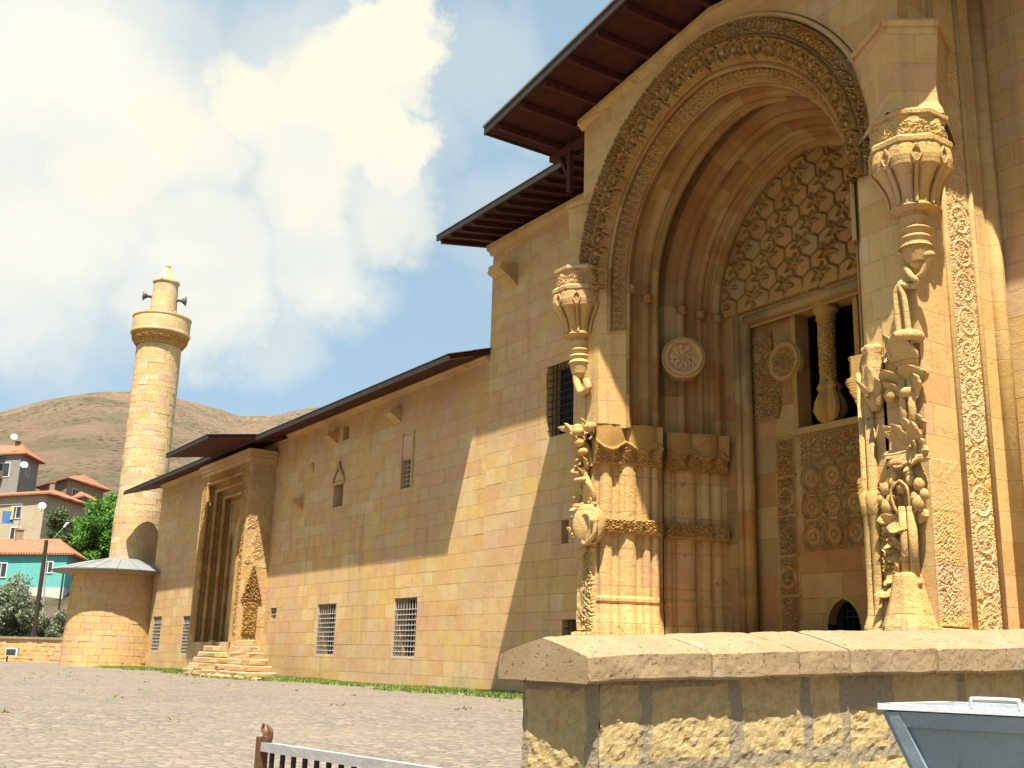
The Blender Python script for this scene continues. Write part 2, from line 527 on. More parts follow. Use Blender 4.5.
# ------------------------------------------------------------------ mesh helpers
class MB:
    def __init__(self):
        self.v, self.f, self.t, self.n = [], [], [], 0

    def add(self, verts, faces, tint=.2):
        verts = np.asarray(verts, float).reshape(-1, 3)
        b = self.n
        self.v.append(verts)
        self.n += len(verts)
        if np.isscalar(tint):
            tint = [tint] * len(faces)
        for fc, t in zip(faces, tint):
            self.f.append([i + b for i in fc])
            self.t.append(float(t))
        return self

    def quad(self, a, b, c, d, tint=.2):
        return self.add([a, b, c, d], [(0, 1, 2, 3)], tint)

    def box(self, x0, x1, y0, y1, z0, z1, tint=.2):
        v = [(x, y, z) for z in (z0, z1) for y in (y0, y1) for x in (x0, x1)]
        return self.add(v, [(0, 2, 3, 1), (4, 5, 7, 6), (0, 1, 5, 4), (2, 6, 7, 3), (0, 4, 6, 2), (1, 3, 7, 5)], tint)

    def obox(self, O, U, V, W, tint=.2):
        """box from corner O spanned by three vectors"""
        O, U, V, W = (np.asarray(q, float) for q in (O, U, V, W))
        v = [O + U * i + V * j + W * k for k in (0, 1) for j in (0, 1) for i in (0, 1)]
        return self.add(v, [(0, 2, 3, 1), (4, 5, 7, 6), (0, 1, 5, 4), (2, 6, 7, 3), (0, 4, 6, 2), (1, 3, 7, 5)], tint)

    def prism(self, poly, d, tint=.2):
        """polygon (3-D points) extruded along d"""
        p = np.asarray(poly, float)
        n = len(p)
        v = np.vstack([p, p + np.asarray(d, float)])
        fs = [tuple(range(n))[::-1], tuple(range(n, 2 * n))] + [(i, (i + 1) % n, n + (i + 1) % n, n + i) for i in range(n)]
        return self.add(v, fs, tint)

    def grid(self, P, tint=.2, wrap_u=False):
        """P: (nu, nv, 3)"""
        nu, nv = P.shape[:2]
        uu = nu if wrap_u else nu - 1
        fs = [(i * nv + j, ((i + 1) % nu) * nv + j, ((i + 1) % nu) * nv + j + 1, i * nv + j + 1) for i in range(uu) for j in range(nv - 1)]
        if not np.isscalar(tint):
            T = np.asarray(tint)
            tint = [T[i, j] for i in range(uu) for j in range(nv - 1)]
        return self.add(P.reshape(-1, 3), fs, tint)

    def tube(self, pts, r, n=8, tint=.2, caps=True):
        pts = np.asarray(pts, float)
        m = len(pts)
        rr = np.full(m, r) if np.isscalar(r) else np.asarray(r, float)
        tan = np.gradient(pts, axis=0)
        tan /= np.linalg.norm(tan, axis=1)[:, None] + 1e-9
        ref = np.array([0, 0, 1.0]) if abs(tan[0][2]) < .8 else np.array([1.0, 0, 0])
        ring = []
        a = np.cross(tan[0], ref)
        for i in range(m):
            a = a - tan[i] * (a @ tan[i])
            a /= np.linalg.norm(a) + 1e-9
            b = np.cross(tan[i], a)
            th = np.linspace(0, 2 * np.pi, n, endpoint=False)
            ring.append(pts[i] + rr[i] * (np.cos(th)[:, None] * a + np.sin(th)[:, None] * b))
        P = np.array(ring)
        fs = [(i * n + j, i * n + (j + 1) % n, (i + 1) * n + (j + 1) % n, (i + 1) * n + j) for i in range(m - 1) for j in range(n)]
        if caps:
            fs += [tuple(range(n))[::-1], tuple(range((m - 1) * n, m * n))]
        return self.add(P.reshape(-1, 3), fs, tint)

    def lathe(self, prof, c, n=24, a0=0.0, tint=.2, caps=True, fn=None):
        """prof: list of (r, z) ; c: centre (x, y); fn(theta array, z) multiplies the radius"""
        th = np.linspace(0, 2 * np.pi, n, endpoint=False) + a0
        P = []
        for r, z in prof:
            k = fn(th, z) if fn else 1.0
            P.append(np.stack([c[0] + r * k * np.cos(th), c[1] + r * k * np.sin(th), np.full(n, z)], 1))
        m = len(prof)
        fs = [(i * n + j, i * n + (j + 1) % n, (i + 1) * n + (j + 1) % n, (i + 1) * n + j) for i in range(m - 1) for j in range(n)]
        if caps:
            fs += [tuple(range(n))[::-1], tuple(range((m - 1) * n, m * n))]
        return self.add(np.array(P).reshape(-1, 3), fs, tint)

    def ball(self, c, r, n=10, sq=(1, 1, 1), tint=.2):
        m = n // 2 + 1
        ph = np.linspace(.02, np.pi - .02, m)
        th = np.linspace(0, 2 * np.pi, n, endpoint=False)
        P = np.array([[(c[0] + r * sq[0] * math.sin(p) * math.cos(t), c[1] + r * sq[1] * math.sin(p) * math.sin(t), c[2] - r * sq[2] * math.cos(p)) for t in th] for p in ph])
        fs = [(i * n + j, i * n + (j + 1) % n, (i + 1) * n + (j + 1) % n, (i + 1) * n + j) for i in range(m - 1) for j in range(n)]
        fs += [tuple(range(n))[::-1], tuple(range((m - 1) * n, m * n))]
        return self.add(P.reshape(-1, 3), fs, tint)

    def build(self, name, mat, parent=None, smooth=False, attr=True):
        V = np.vstack(self.v)
        lo, hi = V.min(0), V.max(0)
        org = np.array([(lo[0] + hi[0]) / 2, (lo[1] + hi[1]) / 2, lo[2]])
        me = bpy.data.meshes.new(name)
        me.from_pydata((V - org).tolist(), [], self.f)
        if attr:
            at = me.attributes.new('tint', 'FLOAT', 'FACE')
            at.data.foreach_set('value', np.array(self.t, dtype=np.float32))
        if smooth:
            me.polygons.foreach_set('use_smooth', [True] * len(me.polygons))
        me.update()
        me.materials.append(M[mat] if isinstance(mat, str) else mat)
        o = bpy.data.objects.new(name, me)
        COL.objects.link(o)
        place(o, org, parent)
        return o


WPOS = {}


def place(o, org, parent):
    WPOS[o.name] = np.array(org, float)
    if parent is not None:
        o.parent = parent
        o.location = tuple(np.array(org) - WPOS[parent.name])
    else:
        o.location = tuple(org)


def tag(o, label, cat, group=None, kind=None):
    o['label'] = label
    o['category'] = cat
    if group:
        o['group'] = group
    if kind:
        o['kind'] = kind
    return o


def thing(name, loc, label, cat, group=None):
    o = bpy.data.objects.new(name, None)
    o.empty_display_size = .3
    COL.objects.link(o)
    place(o, loc, None)
    return tag(o, label, cat, group)


def part_empty(name, loc, parent):
    o = bpy.data.objects.new(name, None)
    o.empty_display_size = .3
    COL.objects.link(o)
    place(o, loc, parent)
    return o


# ---- value noise and relief height functions (numpy)
_H = np.random.default_rng(3).random((256, 256))


def vnoise(u, v):
    iu, iv = np.floor(u).astype(int), np.floor(v).astype(int)
    fu, fv = u - iu, v - iv
    fu, fv = fu * fu * (3 - 2 * fu), fv * fv * (3 - 2 * fv)
    g = lambda a, b: _H[a % 256, b % 256]
    return (g(iu, iv) * (1 - fu) + g(iu + 1, iv) * fu) * (1 - fv) + (g(iu, iv + 1) * (1 - fu) + g(iu + 1, iv + 1) * fu) * fv


def fbm(u, v, o=4):
    s, a, t = 0, 1, 0
    for k in range(o):
        s = s + a * vnoise(u * 2 ** k + 17 * k, v * 2 ** k + 31 * k)
        t += a
        a *= .5
    return s / t


def sstep(a, b, x):
    t = np.clip((x - a) / (b - a), 0, 1)
    return t * t * (3 - 2 * t)


def arabesque(u, v, s, seed=0.0):
    a, b = u / s + seed, v / s + seed * .7
    wx = 1.1 * (fbm(a * .8, b * .8, 3) - .5)
    wy = 1.1 * (fbm(a * .8 + 40, b * .8 + 9, 3) - .5)
    t = np.sin(2 * np.pi * (a + wx + .18 * np.sin(2 * np.pi * b))) * np.sin(2 * np.pi * (b + wy + .18 * np.sin(2 * np.pi * a)))
    rib = 1 - sstep(.10, .38, np.abs(t))
    knob = sstep(.6, .85, np.abs(t))
    return np.maximum(rib, .9 * knob)


def scroll(u, v, wd, seed=0):
    """running scroll of ringed leaves, v from -wd/2 to wd/2"""
    p = wd * 1.05
    k = np.floor(u / p)
    a, b = u - (k + .5) * p, v
    r, th = np.hypot(a, b), np.arctan2(b, a)
    ring = np.exp(-((r - .40 * wd) / (.055 * wd)) ** 2)
    lob = .30 * wd * (.62 + .38 * np.cos(5 * th + 1.7 * k))
    leaf = sstep(0, .05 * wd, lob - r) * (.75 + .25 * np.cos(10 * th))
    eye = np.exp(-(r / (.07 * wd)) ** 2)
    c = np.hypot(np.minimum(np.abs(a + .5 * p), np.abs(a - .5 * p)), np.abs(b) - .38 * wd)
    corner = sstep(0, .06 * wd, .15 * wd - c)
    rough = .75 + .5 * (vnoise(u * 9 / wd + seed, v * 9 / wd) - .2)
    return np.clip(np.maximum.reduce([ring, leaf, corner]) - .6 * eye, 0, 1.2) * rough


def interlace(u, v, wd, seed=0):
    p = wd
    a = 2 * np.pi * u / p
    s1 = np.exp(-((v - .3 * wd * np.sin(a)) / (.07 * wd)) ** 2)
    s2 = np.exp(-((v + .3 * wd * np.sin(a)) / (.07 * wd)) ** 2)
    s3 = np.exp(-((v - .42 * wd * np.sin(a / 2)) / (.05 * wd)) ** 2)
    k = np.floor(u / p * 2)
    c = u - (k + .5) * p / 2
    boss = sstep(.13 * wd, .08 * wd, np.hypot(c, v))
    return np.maximum.reduce([s1, s2, .8 * s3, boss]) * (.75 + .5 * (vnoise(u * 11 / wd, v * 11 / wd + seed) - .2))


def hexrose(u, v, pu, pv):
    ku, kv = np.floor(u / pu), np.floor(v / pv)
    a, b = u - (ku + .5) * pu, v - (kv + .5) * pv
    r, th = np.hypot(a, b), np.arctan2(b, a)
    R = .46 * min(pu, pv)
    poly = r * np.cos((th + np.pi / 8) % (np.pi / 4) - np.pi / 8)
    ring = np.exp(-((poly - R) / (.05 * R)) ** 2) + .8 * np.exp(-((r - .78 * R) / (.06 * R)) ** 2)
    dome = sstep(.72 * R, .3 * R, r) * (.55 + .45 * np.cos(8 * th + 14 * r / R) * sstep(0, .3 * R, r))
    fill = .55 * arabesque(u, v, .13) * sstep(R * 1.02, R * 1.1, poly)
    return np.maximum.reduce([np.minimum(ring, 1), .85 * dome, fill])


def relief(mb, O, U, V, N, wd, ht, fn, res=.03, skirt=.05, tintfn=None, keep=None):
    """a carved patch: fn(u, v) metres of relief along N over a wd x ht rectangle; a skirt closes its rim"""
    O, U, V, N = (np.asarray(q, float) for q in (O, U, V, N))
    nu, nv = max(3, int(wd / res)), max(3, int(ht / res))
    u, v = np.meshgrid(np.linspace(0, wd, nu), np.linspace(0, ht, nv), indexing='ij')
    h = fn(u, v)
    h[0, :] = h[-1, :] = -skirt
    h[:, 0] = h[:, -1] = -skirt
    P = O + u[..., None] * U + v[..., None] * V + h[..., None] * N
    t = tintfn(u, v) if tintfn else .3
    if keep is None:
        mb.grid(P, t)
    else:
        kk = keep(u, v)
        idx = np.arange(nu * nv).reshape(nu, nv)
        fs, ts = [], []
        for i in range(nu - 1):
            for j in range(nv - 1):
                if kk[i, j] and kk[i + 1, j] and kk[i, j + 1] and kk[i + 1, j + 1]:
                    fs.append((idx[i, j], idx[i + 1, j], idx[i + 1, j + 1], idx[i, j + 1]))
                    ts.append(t if np.isscalar(t) else t[i, j])
        mb.add(P.reshape(-1, 3), fs, ts)


def relief_disc(mb, C, U, V, N, R, fn, nr=22, na=64, depth=.15, tint=.3):
    C, U, V, N = (np.asarray(q, float) for q in (C, U, V, N))
    rr = np.concatenate([np.linspace(.02, 1, nr) * R, [R * 1.005]])
    th = np.linspace(0, 2 * np.pi, na, endpoint=False)
    r, t = np.meshgrid(rr, th, indexing='ij')
    x, y = r * np.cos(t), r * np.sin(t)
    h = fn(x, y)
    h[-1, :] = -depth
    P = C + x[..., None] * U + y[..., None] * V + h[..., None] * N
    P = np.concatenate([P, P[:, :1]], 1)
    mb.grid(P, tint)


def cut_rects(rect, holes):
    """rect (u0,u1,v0,v1) minus holes -> list of rects"""
    out = [rect]
    for (a0, a1, b0, b1) in holes:
        nxt = []
        for (u0, u1, v0, v1) in out:
            if a1 <= u0 or a0 >= u1 or b1 <= v0 or b0 >= v1:
                nxt.append((u0, u1, v0, v1))
                continue
            if v0 < b0:
                nxt.append((u0, u1, v0, b0))
            if b1 < v1:
                nxt.append((u0, u1, b1, v1))
            m0, m1 = max(v0, b0), min(v1, b1)
            if u0 < a0:
                nxt.append((u0, a0, m0, m1))
            if a1 < u1:
                nxt.append((a1, u1, m0, m1))
        out = nxt
    return [q for q in out if q[1] - q[0] > .02 and q[3] - q[2] > .02]


def masonry(mb, O, U, N, u0, u1, v0, v1, holes=(), row=.49, wm=.8, depth=.006, seed=1, lo=.06, hi=1.0):
    """courses of separate ashlar blocks in the plane O + u*U + v*Z, faces towards N, mortar behind"""
    rg = random.Random(seed)
    O, U, N = (np.asarray(q, float) for q in (O, U, N))
    Z = np.array([0, 0, 1.0])
    P = lambda u, v, d: O + U * u + Z * v + N * d
    v = v0
    while v < v1 - .05:
        h = row * rg.uniform(.88, 1.12)
        if v + h > v1 - .2:
            h = v1 - v
        u = u0 - rg.uniform(0, .6)
        rowt = rg.uniform(-.1, .1)
        while u < u1:
            wd = wm * rg.uniform(.55, 1.5)
            c0, c1 = max(u, u0), min(u + wd, u1)
            u += wd
            if c1 - c0 < .03:
                continue
            t = min(hi, max(lo, rg.random() * (hi - lo) + lo + rowt))
            d = rg.uniform(0, depth)
            for (a, b, c, e) in cut_rects((c0, c1, v, v + h), holes):
                g = .0035
                mb.quad(P(a, c, -.014), P(b, c, -.014), P(b, e, -.014), P(a, e, -.014), 0.0)
                A = [P(a + g, c + g, d), P(b - g, c + g, d), P(b - g, e - g, d), P(a + g, e - g, d)]
                B = [P(a + g * .5, c + g * .5, -.016), P(b - g * .5, c + g * .5, -.016), P(b - g * .5, e - g * .5, -.016), P(a + g * .5, e - g * .5, -.016)]
                mb.add(A + B, [(0, 1, 2, 3), (0, 4, 5, 1), (1, 5, 6, 2), (2, 6, 7, 3), (3, 7, 4, 0)], t)
        v += h


def arch_pts(cx, r, zs, zb, e, Y, nj=8, na=28):
    """jamb + pointed arch + jamb as points; e is how far the two centres cross over"""
    R = r + e
    a1 = math.acos(e / R)
    zz = np.linspace(zb, zs, nj)
    L = [(cx - r, Y, z) for z in zz[:-1]]
    th = np.linspace(0, a1, na)
    L += [(cx + e - R * math.cos(t), Y, zs + R * math.sin(t)) for t in th]
    k = 1 + .22 * min(1, max(0, (4.3 - r) / 1.1)) / r if cx > -30 else 1.0
    Rr = [(cx + (cx - x) * k, y, z) for (x, y, z) in L[::-1]][1:]
    return np.array(L + Rr)


def sweep(mb, cx, prof, zb, tint=.3, nj=8, na=28):
    """prof: list of (r, Y, zs, e) -> skin between successive arch lines"""
    P = np.array([arch_pts(cx, r, zs, zb, e, Y, nj, na) for (r, Y, zs, e) in prof])
    if tint is None:
        # voussoirs: stones cut along the path, each group of mouldings with its own joints
        mid = P[len(P) // 2]
        s_ = np.concatenate([[0], np.cumsum(np.linalg.norm(np.diff(mid, axis=0), axis=1))])[:-1]
        tint = np.zeros((P.shape[0] - 1, P.shape[1] - 1))
        for i in range(P.shape[0] - 1):
            gi = i // 9
            tint[i] = [_H[(gi * 37 + 11) % 256, int((q + gi * .37) / .72) % 256] for q in s_]
    mb.grid(P, tint)


def rolls(p0, p1, n, bulge, k=6, flat=.12):
    """half-round mouldings between two (r, Y) points, swelling towards the opening and the viewer"""
    p0, p1 = np.array(p0, float), np.array(p1, float)
    d = (p1 - p0) / n
    nd = np.array([-abs(d[1]), -abs(d[0])])
    nd /= np.linalg.norm(nd) + 1e-9
    out = [p0]
    for i in range(n):
        a = p0 + d * i
        out.append(a + d * flat)
        for s in np.linspace(0, np.pi, k)[1:-1]:
            out.append(a + d * (.5 - (.5 - flat) * math.cos(s)) + nd * bulge * math.sin(s))
        out.append(a + d * (1 - flat))
    out.append(p1)
    return [tuple(q) for q in out]


def bez(pts, n=14):
    """Catmull-Rom through points"""
    p = [np.asarray(q, float) for q in pts]
    p = [2 * p[0] - p[1]] + p + [2 * p[-1] - p[-2]]
    out = []
    for i in range(1, len(p) - 2):
        for t in np.linspace(0, 1, n, endpoint=False):
            a, b, c, d = p[i - 1], p[i], p[i + 1], p[i + 2]
            out.append(.5 * ((2 * b) + (c - a) * t + (2 * a - 5 * b + 4 * c - d) * t * t + (3 * b - a - 3 * c + d) * t ** 3))
    out.append(p[-2])
    return np.array(out)



# =================================================================== THE SETTING
G0 = 0.65                                                   # courtyard level


def build_ground():
    # cobbled courtyard sheet, dropping to a lower terrace near the railing
    xs = np.concatenate([np.linspace(-84, -14, 71), np.linspace(-13.5, 12, 52), np.linspace(13, 80, 34)])
    ys = np.concatenate([np.linspace(-90, -26, 33), np.linspace(-25.5, 4, 60), np.linspace(5, 60, 28)])
    X, Y = np.meshgrid(xs, ys, indexing='ij')
    d = (X - CAM[0]) * FH[0] + (Y - CAM[1]) * FH[1]
    Z = G0 - .75 * sstep(8.2, 6.4, d) + .10 * (fbm(X * .13 + 50, Y * .13 + 50, 3) - .5) * sstep(-1.0, -5.0, Y)
    mb = MB().grid(np.stack([X, Y, Z], -1))
    o = mb.build('ground', 'cobble', smooth=True)
    o['kind'] = 'structure'


build_ground()


def build_hills():
    az_px = [-400, -150, 0, 40, 70, 95, 130, 160, 190, 215, 240, 265, 290, 330, 420, 700, 1100]
    sk_y = [450, 430, 413, 404, 397, 394, 395, 399, 404, 411, 419, 418, 413, 415, 420, 430, 440]
    az, el = [], []
    for px, py in zip(az_px, sk_y):
        r_ = ray(px, py)
        az.append(math.atan2(r_ @ np.array([_r0[0], _r0[1], 0]), r_ @ FH))
        el.append(r_[2] / math.hypot(r_[0], r_[1]))
    na, rad = 720, np.concatenate([np.linspace(84, 200, 30), np.linspace(210, 700, 60), np.linspace(715, 1000, 26), np.linspace(1040, 2600, 12)])
    A = np.linspace(-math.pi, math.pi, na)
    slope = np.interp(A, az, el, left=.19, right=.17)
    slope[(A < -1.2) | (A > 1.2)] = .10
    A2, R2 = np.meshgrid(A, rad, indexing='ij')
    S2 = slope[:, None] * np.ones_like(R2)
    ridge = 1.5 + S2 * 760
    k = np.interp(R2, [84, 92, 100, 120, 150, 190, 300, 480, 620, 760, 1000, 1600, 2600], [0, .003, .022, .05, .10, .15, .30, .60, .82, 1.0, .9, .45, .2])
    X = CAM[0] + R2 * (np.cos(A2) * FH[0] + np.sin(A2) * _r0[0])
    Y = CAM[1] + R2 * (np.cos(A2) * FH[1] + np.sin(A2) * _r0[1])
    n = fbm(X * .006 + 80, Y * .006 + 80, 5) - .5
    n2 = np.abs(fbm(X * .018 + 30, Y * .018 + 60, 4) - .5)
    amp = np.clip((R2 - 150) / 300, 0, 1)
    Z = .45 + ridge * k + amp * (n * 34 * np.where(R2 > 640, .35, 1) - n2 * 26 * np.where(R2 > 640, .25, 1))
    mb = MB().grid(np.stack([X, Y, Z], -1))
    o = mb.build('hills', 'hill', smooth=True)
    o['kind'] = 'structure'


build_hills()


def build_grass():
    mb = MB()
    V, F, T = [], [], []
    n = 0
    for i in range(42000):
        x = RNG.uniform(-61, -21)
        y = -.05 - abs(RNG.normal(0, 1.0)) if RNG.random() < .75 else RNG.uniform(-3.6, -.1)
        if y < -4:
            continue
        dens = fbm(np.array([x * .35 + 90.]), np.array([y * .8 + 90.]), 3)[0]
        if dens < (.43 if x > -44 else .50) + .06 * max(0, -y - 1):
            continue
        h = RNG.uniform(.03, .10) * (1.4 if dens > .6 else 1)
        a = RNG.uniform(0, 6.28)
        wv = np.array([math.cos(a), math.sin(a), 0]) * .03
        b = np.array([x, y, G0])
        tip = b + np.array([RNG.normal(0, .04), RNG.normal(0, .04), h])
        V += [b - wv, b + wv, tip]
        F.append((n, n + 1, n + 2))
        T.append(RNG.random())
        n += 3
    for i in range(150):
        x, y = RNG.uniform(-60, -14), RNG.uniform(-14.5, -1.5)
        if fbm(np.array([x * .5 + 20.]), np.array([y * .5 + 20.]), 3)[0] < .52:
            continue
        for k in range(5):
            h = RNG.uniform(.02, .06)
            q = np.array([x + RNG.normal(0, .06), y + RNG.normal(0, .06), G0 + .03])
            a = RNG.uniform(0, 6.28)
            wv = np.array([math.cos(a), math.sin(a), 0]) * .025
            V += [q - wv, q + wv, q + np.array([RNG.normal(0, .03), RNG.normal(0, .03), h])]
            F.append((n, n + 1, n + 2))
            T.append(.6 + .4 * RNG.random())
            n += 3
    mb.add(V, F, T)
    o = mb.build('grass', 'grass')
    tag(o, 'thin green grass growing along the foot of the stone wall and between cobbles', 'grass', kind='stuff')


build_grass()

# =================================================================== THE STONE MOSQUE
mosque = thing('mosque', (-36, 0, G0), 'long sandstone mosque with dark overhanging eaves and a huge carved arched portal', 'mosque')
XW, XC, XR = -61.6, -27.3, 4.0                              # west end, step up to the higher part, right end
ZL, ZH = 10.45, 14.05
# windows in the Y = 0 wall: x0, x1, z0, z1
GW = [(-38.95, -37.32, 1.57, 3.42), (-32.75, -31.18, 1.57, 3.45)]
GATE = (-24.22, -22.95, 7.56, 9.6)
BASEM = (-23.3, -22.3, 1.95, 2.62)
SLIT = (-23.4, -23.08, 4.58, 5.2)
SM1 = (-32.66, -31.98, 7.1, 8.08)
SM2 = (-38.25, -37.4, 7.02, 7.9)
WL = [(-60.75, -59.2, 1.55, 3.35), (-55.5, -53.75, 1.45, 3.28)]
HOLE = (-37.75, -37.2, 9.55, 10.1)
PUT = [(-43.75, -43.1, 2.95, 3.4)]
holes_low = GW + [SM1, SM2, HOLE] + WL + PUT
mb = MB()
masonry(mb, (0, 0, 0), (1, 0, 0), (0, -1, 0), XW, XC, G0 - .1, ZL, holes_low, .47, .8, .006, 5, .07, 1.0)
# west return wall and a plain core that closes the wall from behind
masonry(mb, (XW, 0, 0), (0, 1, 0), (-1, 0, 0), 0, 14, G0 - .1, ZL, (), .49, .8, .012, 6)
mb.box(XW + .1, XC, 13, 13.6, G0, ZL, .2)
mb.box(XW, XC, 1.2, 1.3, G0, ZL, .2)
mb.build('lower_wall', 'ashlar', mosque)
mb = MB()
masonry(mb, (0, 0, 0), (1, 0, 0), (0, -1, 0), XC, XR, G0 - .1, ZH, [GATE, BASEM, SLIT, (-18.9, -11.3, 0, 13.5)], .48, .85, .006, 9, .07, 1.0)
masonry(mb, (XC, 0, 0), (0, 1, 0), (-1, 0, 0), 0, 12, ZL - .5, ZH, (), .5, .85, .012, 10, .07, .8)
masonry(mb, (XR, 0, 0), (0, 1, 0), (1, 0, 0), 0, 12, G0, ZH, (), .5, .85, .012, 12, .07, .8)
mb.box(XC + .1, -19.2, 1.2, 1.3, G0, ZH, .2).box(-11.0, XR, 1.2, 1.3, G0, ZH, .2)
mb.build('higher_wall', 'ashlar', mosque)


def cornice(x0, x1, z, parent, seed):
    rg = random.Random(seed)
    mb = MB()
    x = x0
    while x < x1:
        L = min(rg.uniform(.7, 1.5), x1 - x)
        j = rg.uniform(-.012, .012)
        prof = [(.02, z), (-.07 + j, z + .02), (-.10 + j, z + .1), (-.19 + j, z + .14), (-.21 + j, z + .30 + j), (.02, z + .30 + j)]
        mb.prism([(x + .005, p, q) for p, q in prof], (L - .01, 0, 0), rg.uniform(.1, .95))
        x += L
    mb.build('cornice', 'ashlar', parent)


cornice(XW - .1, XC - .02, ZL - .02, mosque, 1)
cornice(XC - .12, -19.5, ZH - .14, mosque, 2)
cornice(-10.35, XR, ZH - .14, mosque, 3)


def opening(name, rect, depth, parent, kind, label=None):
    """window: stone reveal, dark room behind, and a grille of crossed bars"""
    x0, x1, z0, z1 = rect
    wn_ = MB()
    wn_.quad((x0, .02, z0), (x0, depth, z0), (x0, depth, z1), (x0, .02, z1), .35)
    wn_.quad((x1, .02, z0), (x1, depth, z0), (x1, depth, z1), (x1, .02, z1), .5)
    wn_.quad((x0, .02, z0), (x1, .02, z0), (x1, depth, z0), (x0, depth, z0), .55)
    wn_.quad((x0, .02, z1), (x1, .02, z1), (x1, depth, z1), (x0, depth, z1), .3)
    o = wn_.build(name, 'ashlar', parent)
    if label:
        o['label'] = label
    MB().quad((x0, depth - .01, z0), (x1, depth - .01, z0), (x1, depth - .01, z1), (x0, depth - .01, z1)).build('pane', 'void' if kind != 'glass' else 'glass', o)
    if kind in ('pale', 'iron', 'glass'):
        g = MB()
        yb = .09 if kind == 'iron' else .06
        r = .016
        nx = max(2, int(round((x1 - x0) / (.17 if kind == 'iron' else .2))))
        nz = max(2, int(round((z1 - z0) / (.2 if kind == 'iron' else .17))))
        zt = z1 if kind == 'iron' else z0 + (z1 - z0) * .80
        for i in range(1, nx):
            x = x0 + (x1 - x0) * i / nx
            g.tube([(x, yb, z0 - .0), (x, yb, z1)], r, 6)
        nz2 = max(2, int(round((zt - z0) / (.2 if kind == 'iron' else .17))))
        for i in range(0, nz2 + 1):
            z = z0 + (zt - z0) * i / nz2
            g.tube([(x0, yb - .02, z), (x1, yb - .02, z)], r, 6)
        if kind == 'pale':
            fr = .035
            g.box(x0, x0 + fr, yb - .03, yb + .03, z0, z1).box(x1 - fr, x1, yb - .03, yb + .03, z0, z1).box(x0 + fr, x1 - fr, yb - .03, yb + .03, z0, z0 + fr)
        g.build('grille', 'iron' if kind == 'iron' else 'grille', o)
    return o


for r_ in GW:
    opening('window', r_, .55, mosque, 'pale', 'tall ground floor window behind a pale metal grille')
for r_ in WL:
    opening('window', r_, .5, mosque, 'pale')
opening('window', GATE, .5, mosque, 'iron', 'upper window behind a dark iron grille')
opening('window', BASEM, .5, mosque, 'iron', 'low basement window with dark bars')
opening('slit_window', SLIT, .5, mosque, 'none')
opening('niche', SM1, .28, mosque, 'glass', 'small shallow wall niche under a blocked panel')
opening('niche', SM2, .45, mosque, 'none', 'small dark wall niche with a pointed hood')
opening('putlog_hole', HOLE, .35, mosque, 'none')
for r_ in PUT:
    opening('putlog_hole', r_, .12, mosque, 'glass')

# little carved things on the wall: hood over the niche, boss, blocked panel, spouts
mb = MB()
xm = (SM2[0] + SM2[1]) / 2
mb.tube(bez([(xm - .5, -.02, 7.95), (xm - .38, -.06, 8.2), (xm - .1, -.07, 8.5), (xm, -.06, 8.75)]), .06, 6)
mb.tube(bez([(xm + .5, -.02, 7.95), (xm + .38, -.06, 8.2), (xm + .1, -.07, 8.5), (xm, -.06, 8.75)]), .06, 6)
mb.box(xm - .55, xm + .55, -.06, .02, 7.86, 7.98)
mb.build('niche_hood', 'pale', mosque, True)
MB().ball((-40.5, -.03, 8.85), .17, 12, (1, .5, 1.3)).build('boss', 'pale', mosque, True)
mb = MB()
mb.box(-32.66, -31.98, -.03, .05, 8.2, 8.9, .9)
mb.box(-32.74, -32.67, -.06, .05, 7.1, 9.0, .5).box(-31.97, -31.9, -.06, .05, 7.1, 9.0, .5)
mb.build('blocked_panel', 'ashlar', mosque)


def spout(x, z, s, parent):
    m = MB()
    m.prism([(x - .35 * s, .02, z + .30 * s), (x - .35 * s, -.62 * s, z + .26 * s), (x - .35 * s, -.66 * s, z + .02 * s), (x - .35 * s, -.35 * s, z - .14 * s), (x - .35 * s, .02, z - .42 * s)], (.7 * s, 0, 0), .9)
    m.build('stone_bracket', 'pale', parent)


spout(-26.2, 12.9, 1.0, mosque)
spout(-38.4, 9.75, .7, mosque)
spout(-33.2, 9.75, .7, mosque)
spout(-41.4, 7.5, .7, mosque)


